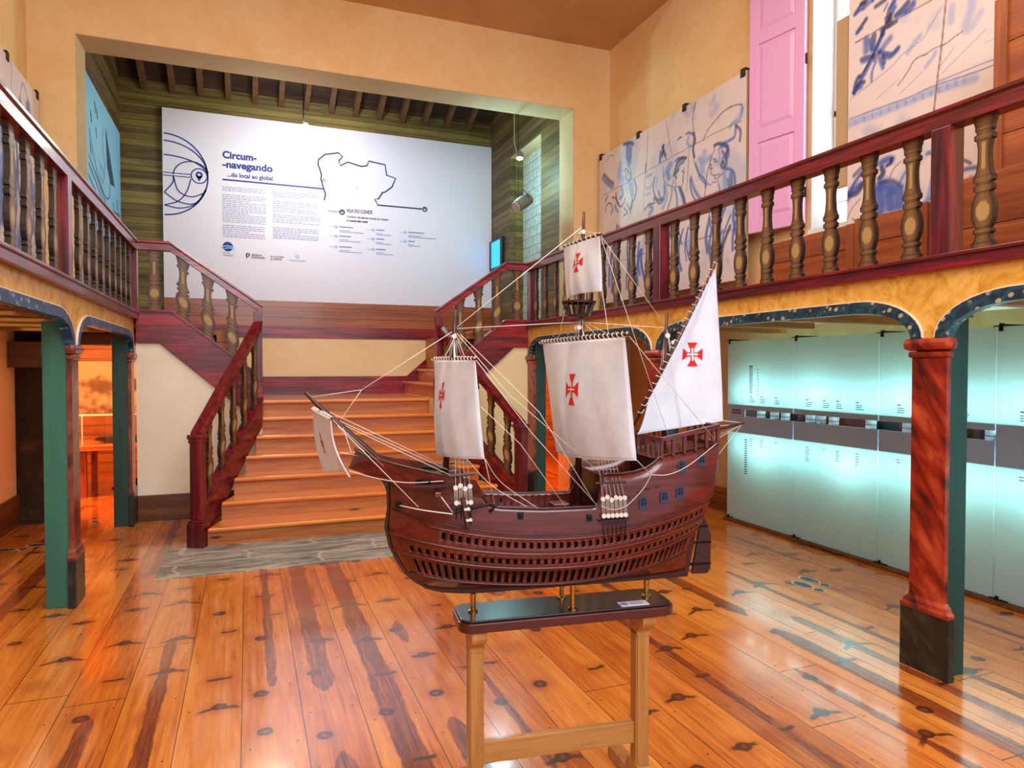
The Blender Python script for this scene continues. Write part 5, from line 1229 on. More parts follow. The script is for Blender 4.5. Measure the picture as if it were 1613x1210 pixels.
# ---- stand
t = thing('display_stand', floc(-.32, 0, 0), 'light oak trestle stand with dark lacquered board and brass posts carrying the ship model', 'stand', rz=AN); STD = t
def rrect(x0, x1, y0, y1, r, n=6):
    out = []
    for cx_, cy_, a0 in ((x1 - r, y1 - r, 0), (x0 + r, y1 - r, 90), (x0 + r, y0 + r, 180), (x1 - r, y0 + r, 270)):
        out += [(cx_ + r * math.cos(math.radians(a0 + 90 * k / n)), cy_ + r * math.sin(math.radians(a0 + 90 * k / n))) for k in range(n + 1)]
    return out
FM().prism(rrect(-.700, .078, -.098, .098, .045), 'XY', .672, .705).build('top_board', M['boarde'], t, bevel=.004)
FM().prism(rrect(-.692, .070, -.090, .090, .040), 'XY', .705, .713).build('board_surface', M['board'], t, bevel=.003)
for ls in (-.632, -.020):
    m_ = FM().box(ls - .022, ls + .022, -.032, .032, .05, .60); m_.box(ls - .026, ls + .026, -.026, .026, .05, .60)
    m_.build('leg', M['oak'], t, bevel=.004)
    m_ = FM()
    prof = [(-.035, .58), (.035, .58), (.035, .60), (.050, .615), (.075, .628), (.085, .645), (.085, .672), (-.085, .672), (-.085, .645), (-.075, .628), (-.050, .615), (-.035, .60)]
    m_.prism(prof, 'YZ', ls - .026, ls + .026); m_.build('leg_bracket', M['oak'], t, bevel=.004)
    m_ = FM(); fp = [(-.24, 0), (-.14, 0), (-.12, .018), (.12, .018), (.14, 0), (.24, 0), (.24, .035), (.20, .05), (.07, .06), (.045, .11), (-.045, .11), (-.07, .06), (-.20, .05), (-.24, .035)]
    m_.prism(fp, 'YZ', ls - .028, ls + .028); m_.build('foot', M['oak'], t, bevel=.004)
FM().box(-.61, -.042, -.013, .013, .182, .262).build('stretcher', M['oakX'], t, bevel=.005)
ZK = .776
for s_, t_ in ((-.639, 0), (-.300, -.062), (-.300, .062), (.005, 0)):
    top = ZK if t_ == 0 else .800
    m_ = FM(); m_.lathe((s_, t_, .713), [(.017, 0), (.017, .006), (.010, .009), (.010, .011), (.0085, .0111), (.0085, top - .713 - .02), (.0105, top - .713 - .018), (.0105, top - .713)], 18)
    m_.build('brass_post', M['brass'], t)
FM().box(-.125, -.020, -.082, -.038, .713, .7145).build('label_plate', flat('label_white', '#e6e2f0', .4), t)
m_ = FM(); ring(m_, -.108, -.060, .012, .004, 18, lambda a, b: (a, b, .7152)); disc(m_, -.108, -.060, .006, 14, lambda a, b: (a, b, .7152))
for k, wd in enumerate((.06, .05, .06)): m_.ribbon([(-.088, -.050 - k * .009), (-.088 + wd, -.050 - k * .009)], .003, lambda a, b: (a, b, .7152))
m_.build('label_print', M['navy'], t)

# ---- ship
SH = thing('model_ship', floc(-.35, 0, ZK), 'dark reddish three masted model sailing ship with white sails bearing red crosses', 'model ship', rz=AN)
LV = [  # z mid, z stem, z stern, half breadth, stern ratio
    (.786, .812, .800, .010, .4), (.800, .845, .850, .062, .08), (.822, .885, .890, .098, .12), (.873, .938, .952, .130, .34), (.897, .965, .978, .139, .46),
    (.917, .985, .998, .143, .53), (.952, 1.035, 1.035, .148, .62), (.973, 1.060, 1.058, .149, .66), (1.000, 1.090, 1.095, .149, .70), (1.040, 1.120, 1.150, .145, .73), (1.085, 1.175, 1.283, .138, .74)]
ST = [(.80, -.78), (.812, -.80), (.868, -.866), (.957, -.918), (1.022, -.932), (1.085, -.925), (1.138, -.925), (1.2, -.93)]
SN = [(.80, .158), (.90, .172), (1.0, .183), (1.05, .192), (1.106, .209), (1.184, .232), (1.3, .232)]
RAIL = [(-.93, 1.185), (-.66, 1.185), (-.645, 1.165), (-.63, 1.132), (-.61, 1.108), (-.585, 1.098), (-.43, 1.086), (-.245, 1.084), (-.235, 1.10), (-.222, 1.185), (-.21, 1.192), (-.155, 1.190), (-.10, 1.196), (-.06, 1.206), (-.03, 1.222), (-.01, 1.240), (.02, 1.248), (.235, 1.283)]
def rail_z(s): return float(np.interp(s, [r[0] for r in RAIL], [r[1] for r in RAIL]))
NL = len(LV)
def hull_pt(u, w_):
    """w_ is a level index (float)"""
    w_ = min(max(w_, 0), NL - 1); lv = [float(np.interp(w_, range(NL), [l[q] for l in LV])) for q in range(5)]
    zm, zs, zn, B, rt = lv
    s0 = float(np.interp(zs, [p[0] for p in ST], [p[1] for p in ST])); s1 = float(np.interp(zn, [p[0] for p in SN], [p[1] for p in SN]))
    s = -.93 + 1.16 * u + (s0 + .93) * math.exp(-u * 6) * (1 - u) + (s1 - .23) * math.exp(-(1 - u) * 6) * u; um = .52
    z = zm + ((zs - zm) * ((um - u) / um) ** 2 if u < um else (zn - zm) * ((u - um) / (1 - um)) ** 2)
    bow = .36 + .22 * (1 - w_ / (NL - 1)); x = min(1, u / bow); f = (1 - (1 - x) ** 2.1) ** .62
    g = 1 if u < .5 else 1 - (1 - rt) * ((u - .5) / .5) ** (1.7 + .6 * (w_ / NL))
    b = B * f * g + .004
    return s, b, z
def hull_grid(w_, u):
    s, b, z = hull_pt(u, w_)
    if w_ > 9:       # last strip is stretched to the rail line
        z9 = hull_pt(u, 9)[2]; z = z9 + (rail_z(s) - z9) * (w_ - 9)
        b = b * (1 - .03 * max(0, (z - 1.1) / .15))
    return s, b, z
us = list(np.linspace(0, 1, 91))
ws = [0, .5, 1, 1.5, 2, 3, 3.33, 3.66, 4, 5, 5.33, 5.66, 6, 7, 7.5, 8, 8.5, 9, 9.33, 9.66, 10]
GR = [[hull_grid(w_, u) for u in us] for w_ in ws]
_flat = np.array([p for r in GR for p in r])
def hull_b(s, z):
    d = (_flat[:, 0] - s) ** 2 + (_flat[:, 2] - z) ** 2; i = np.argsort(d)[:4]; return float(np.average(_flat[i, 1], weights=1 / (d[i] + 1e-6)))
m_ = FM(); nU = len(us); vs, fs = [], []
for sg in (-1, 1):
    for r in GR: vs += [(s, sg * b, z) for s, b, z in r]
off = len(ws) * nU
for sg in (0, 1):
    for k in range(len(ws) - 1):
        for i in range(nU - 1):
            w0 = ws[k]; u = us[i]
            if w0 == 2 and i % 2 and .05 < u < .955: continue
            if w0 == 4 and i % 2 and .04 < u < .975: continue
            if w0 == 6 and i % 2 and .14 < u < .985: continue
            q = [sg * off + k * nU + i, sg * off + k * nU + i + 1, sg * off + (k + 1) * nU + i + 1, sg * off + (k + 1) * nU + i]
            fs.append(tuple(q if sg == 0 else q[::-1]))
m_.add(vs, fs); hull = m_.build('hull', M['hull'], SH, smooth=True)
sm = hull.modifiers.new('planking', 'SOLIDIFY'); sm.thickness = .007; sm.offset = -1; sm.use_even_offset = False
# added near-black liner standing in for shade behind the slots; decks, transom
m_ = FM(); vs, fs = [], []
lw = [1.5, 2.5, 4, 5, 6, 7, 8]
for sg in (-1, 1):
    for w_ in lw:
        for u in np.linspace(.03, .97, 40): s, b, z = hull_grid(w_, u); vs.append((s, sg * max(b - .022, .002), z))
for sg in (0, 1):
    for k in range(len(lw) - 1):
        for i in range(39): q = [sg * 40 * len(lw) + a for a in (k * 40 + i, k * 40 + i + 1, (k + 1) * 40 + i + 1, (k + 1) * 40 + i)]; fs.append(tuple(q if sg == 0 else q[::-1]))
m_.add(vs, fs); m_.build('slot_shade_liner', flat('hold_shade', '#0a0504', .8), SH)
def deck(z, sa, sb, name, mat, edge=.006, par=SH, zf=None, n=26):
    m_ = FM(); L, R_ = [], []
    for s in np.linspace(sa, sb, n):
        zz = z if zf is None else zf(s); b = max(hull_b(s, zz) - edge, .003); L.append((s, -b, zz)); R_.append((s, b, zz))
    k = len(L); m_.add(L + R_, [(i, i + 1, k + i + 1, k + i) for i in range(k - 1)]); m_.add([(a, b, c - .006) for a, b, c in L + R_], [(i, k + i, k + i + 1, i + 1) for i in range(k - 1)])
    return m_.build(name, mat, par)
deck(1.035, -.66, -.21, 'waist_deck', M['hulld']); deck(1.165, -.90, -.655, 'fore_deck', M['hull']); deck(1.145, -.22, .225, 'quarter_deck', M['hulld'])
deck(0, -.03, .228, 'poop_deck', M['hull'], zf=lambda s: 1.236 + .15 * (s + .03))
m_ = FM(); tb = [(hull_grid(w_, 1.0)) for w_ in ws]
m_.add([(s, -b, z) for s, b, z in tb] + [(s, b, z) for s, b, z in tb], [(i, len(tb) + i, len(tb) + i + 1, i + 1) for i in range(len(tb) - 1)]); m_.build('transom', M['hulld'], SH)
b1 = hull_b(-.222, 1.10) - .006
m_ = FM(); m_.box(-.222, -.214, -b1, b1, 1.03, 1.185); m_.build('quarter_bulkhead', M['hulld'], SH)
m_ = FM(); b2 = hull_b(-.66, 1.1) - .004; m_.box(-.665, -.655, -b2, b2, 1.03, 1.17); m_.build('fore_bulkhead', M['hulld'], SH)
# keel, stem and stern post
outer = [(-.948, 1.18), (-.936, 1.16), (-.930, 1.138), (-.928, 1.085), (-.938, 1.022), (-.924, .957), (-.900, .908), (-.872, .862), (-.838, .830), (-.802, .806), (-.745, .788), (-.68, .780), (-.606, .776), (.168, .776), (.190, .88), (.212, 1.0), (.222, 1.03)]
inner = [(.17, 1.03), (.165, .95), (.12, .87), (-.02, .812), (-.25, .80), (-.606, .798), (-.72, .812), (-.80, .85), (-.86, .905), (-.895, .98), (-.905, 1.05), (-.90, 1.12), (-.905, 1.18)]
FM().prism(outer + inner, 'XZ', -.008, .008).build('keel', M['hulld'], SH, bevel=.003)
m_ = FM(); m_.prism([(.186, .785), (.248, .782), (.262, .80), (.262, .93), (.240, .985), (.224, 1.0), (.212, .93)], 'XZ', -.007, .007); rd = m_.build('rudder', M['hulld'], SH, bevel=.002)
m_ = FM()
for z in (.82, .90, .96): m_.box(.178 + (z - .82) * .16, .262 - (.012 if z > .95 else 0), -.0085, .0085, z - .004, z + .004)
m_.build('rudder_band', M['iron'], rd)
# wales
def along(w_, u0, u1, r, name, mat, n=60, out=.002):
    for sg in (-1, 1):
        m_ = FM(); m_.tube([(lambda p: (p[0], sg * (p[1] + out), p[2]))(hull_grid(w_, u)) for u in np.linspace(u0, u1, n)], r, 6); m_.build(name, mat, SH, smooth=True)
along(3.5, .005, 1, .0048, 'wale', M['hull']); along(5.5, .005, 1, .0048, 'wale', M['hull']); along(7.4, .10, 1, .0036, 'wale', M['hull']); along(1.8, .02, .97, .0040, 'wale', M['hulld']); along(8.0, .01, 1, .0022, 'wale', M['hulld']); along(10, .20, 1, .0042, 'rail_cap', M['hulld'], 110, 0)
# forecastle: overhanging wedge of bulwarks to the beak
fw_ = [(-1.052, .010), (-1.0, .030), (-.95, .052), (-.90, .075), (-.85, .097), (-.80, .115), (-.75, .127), (-.70, .135), (-.655, .138), (-.63, .140)]
zt_ = lambda s: float(np.interp(s, [-1.03, -.912, -.748, -.655, -.645, -.632], [1.281, 1.243, 1.206, 1.188, 1.165, 1.135])); zb2 = lambda s: float(np.interp(s, [-1.053, -.954, -.874, -.753, -.62], [1.222, 1.188, 1.163, 1.147, 1.128]))
for sg in (-1, 1):
    m_ = FM(); vs = []
    for s, b in fw_:
        st2 = s + (.026 if s < -1.04 else 0)
        vs += [(s, sg * (b - .004), zb2(s)), (st2, sg * (b + .006), zt_(st2)), (st2, sg * (b - .002), zt_(st2)), (s, sg * (b - .012), zb2(s))]
    k = len(fw_); fs = [(4 * i + a, 4 * (i + 1) + a, 4 * (i + 1) + (a + 1) % 4, 4 * i + (a + 1) % 4) for i in range(k - 1) for a in range(4)] + [(0, 1, 2, 3), (4 * k - 4, 4 * k - 1, 4 * k - 2, 4 * k - 3)]
    m_.add(vs, fs if sg < 0 else [f[::-1] for f in fs]); m_.build('forecastle_bulwark', M['hull'], SH)
    m_ = FM(); m_.tube([(s + (.02 if s < -1.04 else 0), sg * (b + .004), zt_(s + .02) + .002) for s, b in fw_[:-1]], .0035, 6); m_.build('forecastle_rail', M['hulld'], SH)
m_ = FM(); k = len(fw_)
m_.add([(s, -b + .004, zb2(s) + .004) for s, b in fw_] + [(s, b - .004, zb2(s) + .004) for s, b in fw_], [(i, i + 1, k + i + 1, k + i) for i in range(k - 1)]); m_.build('beak_floor', M['hulld'], SH)
m_ = FM(); m_.prism([(-1.045, 1.220), (-.95, 1.182), (-.93, 1.165), (-.90, 1.13), (-.89, 1.17), (-.95, 1.20)], 'XZ', -.010, .010); m_.build('beak_knee', M['hulld'], SH)
# catheads and little fittings on the forecastle side
for sg in (-1, 1):
    FM().box(-.790, -.770, sg * .118, sg * .165, 1.143, 1.158).build('cathead', M['hull'], SH, bevel=.002)
    FM().box(-.86, -.72, sg * .128, sg * .145, 1.172, 1.180).build('channel_board', M['hulld'], SH)
    FM().tube([(-.80, sg * .11, 1.198), (-.70, sg * .13, 1.182)], .004, 6).tube([(-.84, sg * .10, 1.186), (-.80, sg * .135, 1.186)], .006, 6).build('gun_barrel', M['iron'], SH)
# castle rails at the stern
def stern_b(s): return hull_b(s, 1.25) + .001
zl = lambda s: 1.246 + .15 * (s + .0); zt2 = lambda s: 1.308 + .175 * s
for sg in (-1, 1):
    m_ = FM(); pts = [(s, sg * stern_b(s), zt2(s)) for s in np.linspace(-.002, .232, 8)]
    for a, b_ in zip(pts[:-1], pts[1:]): m_.add([(a[0], a[1] - .006, a[2] - .014), (a[0], a[1] + .006, a[2] - .014), (b_[0], b_[1] + .006, b_[2] - .014), (b_[0], b_[1] - .006, b_[2] - .014), (a[0], a[1] - .006, a[2]), (a[0], a[1] + .006, a[2]), (b_[0], b_[1] + .006, b_[2]), (b_[0], b_[1] - .006, b_[2])], [(3, 2, 1, 0), (4, 5, 6, 7), (0, 1, 5, 4), (1, 2, 6, 5), (2, 3, 7, 6), (3, 0, 4, 7)])
    m_.build('castle_rail', M['hull'], SH)
    for s in (0, .045, .09, .135, .18, .228):
        b_ = stern_b(s); FM().box(s - .005, s + .005, sg * b_ - .005, sg * b_ + .005, zl(s) - .01, zt2(s) - .012).build('rail_post', M['hull'], SH)
for s, nm in ((0, 7), (.232, 6)):
    b_ = stern_b(s); FM().box(s - .006, s + .006, -b_, b_, zt2(s) - .014, zt2(s)).build('castle_rail', M['hull'], SH)
    for y in np.linspace(-b_, b_, nm)[1:-1]: FM().box(s - .004, s + .004, y - .004, y + .004, zl(s) - .006, zt2(s) - .012).build('rail_post', M['hull'], SH)
FM().box(-.004, .006, -stern_b(0) + .004, stern_b(0) - .004, 1.145, 1.240).build('castle_bulkhead', M['hulld'], SH)
FM().box(.216, .232, -stern_b(.23), stern_b(.23), 1.24, 1.284).build('stern_board', M['hull'], SH)
# windows
blue = flat('window_frame_blue', '#2c3a58', .4); dk = flat('window_dark', '#08070a', .3)
for s, z in ((-.074, 1.089), (.006, 1.105), (.069, 1.117), (.078, 1.205), (.159, 1.225)):
    for sg in (-1, 1):
        b_ = hull_b(s, z); w1, h1 = .0155, .016
        arch = lambda g, e: [(s - w1 * g, z - h1 * g - e), (s + w1 * g, z - h1 * g - e)] + [(s + w1 * g * math.cos(a), z + .006 + w1 * g * math.sin(a)) for a in np.linspace(0, math.pi, 9)]
        y0, y1 = sorted((sg * (b_ - .006), sg * (b_ + .005))); wf = FM().prism(arch(1.0, .006), 'XZ', y0, y1).build('window_frame', blue, SH)
        y0, y1 = sorted((sg * (b_ + .003), sg * (b_ + .0062))); FM().prism(arch(.62, .0), 'XZ', y0, y1).build('window_opening', dk, wf)
        yy = sorted((sg * (b_ + .004), sg * (b_ + .0075))); FM().box(s - .0012, s + .0012, yy[0], yy[1], z - .010, z + .015).box(s - .010, s + .010, yy[0], yy[1], z + .002, z + .004).build('window_bar', blue, wf)
for s, z in ((-.509, 1.067), (-.272, 1.048)):
    for sg in (-1, 1):
        b_ = hull_b(s, z); y0, y1 = sorted((sg * (b_ - .004), sg * (b_ + .003))); FM().box(s - .010, s + .010, y0, y1, z - .012, z + .012).build('gun_port', dk, SH)
        FM().tube([(s, sg * (b_ - .01), z - .002), (s, sg * (b_ + .010), z - .001)], .006, 8).build('gun_muzzle', M['iron'], SH)
for q, (s, z) in enumerate(((-.165, 1.100), (-.13, 1.108), (-.09, 1.122), (-.055, 1.132), (-.02, 1.138))):
    b_ = hull_b(s, z); FM().box(s - .007, s + .007, -b_ - .003, -b_ + .003, z - .001, z + .004).build('side_fitting', M['hulld'], SH)
m_ = FM(); b_ = hull_b(-.885, 1.105); m_.tube([(-.895, -b_ - .001 + .004, 1.102), (-.893, -b_ - .006, 1.102)], .012, 10); m_.build('hawse_pipe', M['iron'], SH)
# deck furniture
FM().box(-.50, -.40, -.04, .04, 1.035, 1.062).build('hatch', M['hull'], SH, bevel=.002); FM().box(-.36, -.30, -.03, .03, 1.035, 1.075).build('capstan_bitts', M['hull'], SH, bevel=.003)
for sg in (-1, 1):
    m_ = FM()
    for s in np.linspace(-.57, -.26, 13): b_ = hull_b(s, 1.07) - .010; m_.box(s - .004, s + .004, min(sg * b_, sg * (b_ + .005)), max(sg * b_, sg * (b_ + .005)), 1.036, rail_z(s) - .006)
    m_.build('bulwark_timbers', M['hull'], SH)
# masts and spars
def spar(pts, r, name, mat=None, n=12): return FM().tube(pts, r, n).build(name, mat or M['spar'], SH, smooth=True)
spar([(-.735, 0, 1.16), (-.715, 0, 1.45), (-.702, 0, 1.66), (-.698, 0, 1.745)], [.011, .0095, .008, .006], 'foremast')
spar([(-.262, 0, 1.03), (-.253, 0, 1.45), (-.246, 0, 1.78), (-.243, 0, 2.0), (-.240, 0, 2.098)], [.0125, .011, .009, .007, .005], 'mainmast')
spar([(.070, 0, 1.22), (.080, 0, 1.752)], [.009, .006], 'mizzenmast')
spar([(-1.186, 0, 1.470), (-1.15, 0, 1.432), (-1.08, 0, 1.366), (-.95, 0, 1.245), (-.86, 0, 1.165)], [.0055, .007, .009, .0105, .011], 'bowsprit')
spar([(.17, 0, 1.297), (.400, 0, 1.340)], [.008, .005], 'outrigger'); FM().tube([(.205, .0, 1.26), (.205, 0, 1.30)], .005).build('outrigger_chock', M['hulld'], SH)
spar([(.268, -.035, 1.948), (.10, -.035, 1.638), (-.062, -.035, 1.343)], [.0042, .0070, .0045], 'lateen_yard')
YARD = {'main_yard': ((-.294, .355, 1.652), (-.221, -.350, 1.652), .0085), 'top_yard': ((-.268, .150, 1.999), (-.225, -.128, 1.998), .0058), 'fore_yard': ((-.742, .245, 1.582), (-.671, -.228, 1.577), .0065), 'sprit_yard': ((-1.171, .225, 1.406), (-1.100, -.222, 1.401), .0055)}
for nm, (a, b_, r) in YARD.items():
    md = [(a[i] + b_[i]) / 2 for i in range(3)]; spar([a, md, b_], [r * .62, r, r * .62], nm)
    m_ = FM(); L = Vector(b_) - Vector(a); nt = int(L.length / .030); pts = []
    ax = L.normalized(); e1 = ax.cross(Vector((0, 0, 1))).normalized(); e2 = ax.cross(e1)
    for k in range(nt * 8 + 1):
        t_ = k / (nt * 8); ph = t_ * nt * 2 * math.pi; rr_ = r * (.62 + .38 * (1 - abs(2 * t_ - 1))) + .0022
        pts.append(Vector(a) + L * t_ + (e1 * math.cos(ph) + e2 * math.sin(ph)) * rr_)
    m_.tube(pts, .0016, 4); m_.build('yard_lashing', M['rope'], SH)
# crow's nest
nest_c = (-.258, 0, 1.727)
nb = FM().lathe(nest_c, [(.035, 0), (.040, 0), (.042, .008), (.036, .009)], 28).build('crows_nest', M['hulld'], SH)
m_ = FM(); m_.lathe((nest_c[0], 0, 1.776), [(.052, 0), (.060, 0), (.061, .007), (.053, .007), (.052, 0)], 28); m_.build('nest_rim', M['hulld'], nb)
for k in range(16):
    a = k / 16 * 6.2832; FM().tube([(nest_c[0] + .038 * math.cos(a), .038 * math.sin(a), 1.73), (nest_c[0] + .056 * math.cos(a), .056 * math.sin(a), 1.778)], .0028, 5).build('nest_stave', M['hulld'], nb)
# ---- sails
CROSS = []
_arm = [(-.075, .075), (-.075, .26), (-.25, .5), (.25, .5), (.075, .26), (.075, .075)]
for k in range(4):
    c_, s_ = [(1, 0), (0, -1), (-1, 0), (0, 1)][k]; CROSS += [(x * c_ - y * s_, x * s_ + y * c_) for x, y in _arm][:-1]
def inside(p, poly):
    r = False; n = len(poly)
    for i in range(n):
        (x1, y1), (x2, y2) = poly[i], poly[(i + 1) % n]
        if (y1 > p[1]) != (y2 > p[1]) and p[0] < (x2 - x1) * (p[1] - y1) / (y2 - y1 + 1e-12) + x1: r = not r
    return r
CROSS_OUT = CROSS
def star(pt, white):
    x, y = pt
    if white: return (abs(x) < .026 and abs(y) < .26) or (abs(y) < .026 and abs(x) < .26)
    for a, b in ((x, y), (y, x)):
        ab = abs(b)
        if ab <= .5:
            wd = .085 if ab < .22 else .085 + (ab - .22) / .28 * .165
            if abs(a) < wd: return True
    return False
def emblem(S, uc, vc, du, dv, off, parent, sides=(-1,), tilt=0):
    for white in (False, True):
        m_ = FM(); N = 56; h = 1 / N
        for sd in sides:
            for i in range(N):
                for j in range(N):
                    x, y = -.5 + (i + .5) * h, -.5 + (j + .5) * h
                    if star((x, y), white):
                        q = [S(uc + (x + a * h / 2) * du, vc - (y + b * h / 2) * dv) for a, b in ((-1, -1), (1, -1), (1, 1), (-1, 1))]
                        o = Vector(off) * sd * (1.5 if white else 1); m_.add([tuple(Vector(p) - o * -1) for p in q], [(0, 1, 2, 3)])
        m_.build('white_inner_cross' if white else 'red_cross', M['white'] if white else M['red'], parent)
def sail(name, c, belly, sag, emb, seed, nx=44, ny=44, label=None, sides=(-1,), side_curve=0.0):
    P0, P1, P2, P3 = [Vector(p) for p in c]          # far top, near top, near bottom, far bottom
    r = random.Random(seed); w1, w2, w3 = r.random() * 6, r.random() * 6, r.random() * 6
    def S(u, v):
        p = (P0 * (1 - u) + P1 * u) * (1 - v) + (P3 * (1 - u) + P2 * u) * v
        bl = belly * math.sin(math.pi * min(1, v * .62 + .06)) * (math.sin(math.pi * u) ** .8 if 0 < u < 1 else 0)
        p = p + Vector((-1, 0, 0)) * bl
        p = p + Vector((0, 0, 1)) * (sag * math.sin(math.pi * u) * v * v) if True else p
        p = p + Vector((side_curve, 0, 0)) * (math.sin(math.pi * v) * (1))
        wv = .0022 * math.sin(9 * u + 2.0 * v + w1) * v + .0018 * math.sin(23 * u - 3 * v + w2) * (.3 + .7 * v) + .0035 * math.exp(-((u - .42) / .03) ** 2) * (1 - .5 * v)
        return p + Vector((wv, 0, 0))
    m_ = FM(); vs = [S(i / nx, j / ny) for j in range(ny + 1) for i in range(nx + 1)]
    m_.add(vs, [(j * (nx + 1) + i, j * (nx + 1) + i + 1, (j + 1) * (nx + 1) + i + 1, (j + 1) * (nx + 1) + i) for j in range(ny) for i in range(nx)])
    o = m_.build(name, M['sail'], SH, smooth=True); sd = o.modifiers.new('cloth', 'SOLIDIFY'); sd.thickness = .002; sd.offset = 0
    m_ = FM(); m_.tube([S(i / 30, 1) for i in range(31)], .0022, 5); m_.tube([S(0, i / 20) for i in range(21)], .0018, 5); m_.tube([S(1, i / 20) for i in range(21)], .0018, 5); m_.build('bolt_rope', M['sail'], o)
    emblem(S, *emb, (.0025, 0, 0), o, sides); return S
sail('main_sail', [(-.289, .335, 1.643), (-.226, -.329, 1.643), (-.216, -.400, 1.273), (-.270, .220, 1.236)], .062, -.01, (.53, .43, .155, .27), 1)
sail('top_sail', [(-.266, .139, 1.993), (-.227, -.116, 1.992), (-.224, -.135, 1.806), (-.262, .125, 1.800)], .028, .006, (.55, .40, .26, .36), 2)
sail('fore_sail', [(-.740, .230, 1.576), (-.673, -.216, 1.572), (-.655, -.28, 1.276), (-.732, .190, 1.243)], .050, -.004, (.46, .37, .13, .27), 3)
sail('sprit_sail', [(-1.169, .216, 1.400), (-1.102, -.213, 1.393), (-1.052, -.225, 1.228), (-1.131, .201, 1.180)], -.020, .01, (.20, .52, .08, .34), 4, sides=(-1, 1), side_curve=-.012)
# lateen sail
LA = [(.258, -.032, 1.928), (.300, -.02, 1.353), (-.052, -.03, 1.313), (-.050, -.035, 1.362)]
def SL(u, v):
    """u from the luff (yard) to the leech, v downward"""
    yd = Vector(LA[0]).lerp(Vector(LA[3]), v); le = Vector(LA[0]).lerp(Vector(LA[1]), v)
    if v > .999: pass
    foot = Vector(LA[2]).lerp(Vector(LA[1]), u)
    p = yd.lerp(le, u); k = max(0, (v - .86) / .14); p = p.lerp(Vector((p.x, p.y, foot.z)), k * 1.0) if k > 0 else p
    return p + Vector((0, .022 * math.sin(math.pi * u) * math.sin(math.pi * v) + .003 * math.sin(14 * u + 5 * v), 0))
m_ = FM(); N = 48; m_.add([SL(i / N, j / N) for j in range(N + 1) for i in range(N + 1)], [(j * (N + 1) + i, j * (N + 1) + i + 1, (j + 1) * (N + 1) + i + 1, (j + 1) * (N + 1) + i) for j in range(N) for i in range(N)])
o = m_.build('lateen_sail', M['sail'], SH, smooth=True); sd = o.modifiers.new('cloth', 'SOLIDIFY'); sd.thickness = .002; sd.offset = 0
m_ = FM(); m_.tube([SL(i / 20, 1) for i in range(21)], .002, 5); m_.tube([SL(1, i / 20) for i in range(21)], .0018, 5); m_.build('bolt_rope', M['sail'], o)
for white in (False, True):
    m_ = FM(); N = 60; h = .088 / N
    for i in range(N):
        for j in range(N):
            x, y = -.5 + (i + .5) / N, -.5 + (j + .5) / N
            if star((x, y), white):
                ss, zz = .178 + x * .082, 1.598 + y * .088
                q = []
                for a, b in ((-1, -1), (1, -1), (1, 1), (-1, 1)):
                    s2, z2 = ss + a * .041 / N, zz + b * h / 2
                    # locate on the sail by v from z, u from s
                    v = (1.928 - z2) / (1.928 - 1.358); yd = .258 + (-.050 - .258) * v; le = .258 + (.300 - .258) * v; u = (s2 - yd) / (le - yd)
                    pt = SL(u, v); q.append((s2, pt.y - (.0038 if white else .0025), z2))
                m_.add(q, [(0, 1, 2, 3)])
    m_.build('white_inner_cross' if white else 'red_cross', M['white'] if white else M['red'], o)
m_ = FM()
for k in range(22):
    v = .03 + k / 22 * .94; p = Vector(LA[0]).lerp(Vector(LA[3]), v); q = Vector((.268, -.035, 1.948)).lerp(Vector((-.062, -.035, 1.343)), v)
    e = Vector((-.87, 0, .49)); m_.tube([p + Vector((.004, -.003, -.003)), q + Vector((0, -.0085, 0)), q + e * .012, q + Vector((0, .008, 0))], .0013, 4)
m_.build('yard_lashing', M['rope'], SH)
# ---- rigging, each rope its own part
def rope(pts, r=.0016, sm=False):
    p = smooth_line(pts, 7) if sm else pts; return FM().tube(p, r * .66, 5).build('rope', M['rope'], SH, smooth=True)
R = rope
R([(-.697, 0, 1.678), (-1.008, 0, 1.477)], .0019); R([(-1.008, 0, 1.477), (-1.164, 0, 1.455)]); R([(-1.008, 0, 1.477), (-1.081, 0, 1.372)])
R([(-.240, 0, 2.05), (-.700, 0, 1.681)], .0022); R([(-.700, 0, 1.681), (-.247, 0, 1.711)], .0019); R([(-.245, 0, 1.71), (.078, 0, 1.695)], .0017)
R([(-.225, -.128, 1.99), (.078, 0, 1.700)]); R([(-.225, -.126, 1.985), (.085, -.05, 1.25)], .0014); R([(-.221, -.345, 1.650), (.223, -.10, 1.29)], .0014)
R([(-.218, -.123, 1.805), (-.230, -.21, 1.655)]); R([(-.258, .132, 1.80), (-.27, .2, 1.655)])
R([(-.216, -.400, 1.273), (-.073, -.20, 1.193)], .0018); R([(-.073, -.20, 1.193), (-.007, -.18, 1.187), (.057, -.17, 1.203), (.128, -.15, 1.235), (.219, -.115, 1.281)], .0018, True)
R([(-.073, -.20, 1.193), (-.093, -.19, 1.15), (-.123, -.18, 1.113), (-.152, -.17, 1.085), (-.194, -.16, 1.074), (-.232, -.150, 1.088)], .0018, True)
R([(-.69, -.05, 1.66), (-.425, -.08, 1.398), (-.242, -.12, 1.09)], .0017); R([(-.671, -.226, 1.573), (-.483, -.18, 1.343), (-.243, -.145, 1.088)], .0017)
R([(-.662, -.25, 1.432), (-.523, -.20, 1.307), (-.355, -.145, 1.090)], .0015); R([(-.697, 0, 1.67), (-.53, -.06, 1.463), (-.216, -.10, 1.19)], .0017)
R([(-.655, -.28, 1.276), (-.594, -.145, 1.108)], .0017); R([(-.655, -.28, 1.276), (-.585, -.20, 1.188), (-.45, -.145, 1.088)], .0017, True); R([(-.687, -.10, 1.262), (-.598, -.12, 1.165), (-.476, -.14, 1.088)], .0015, True)
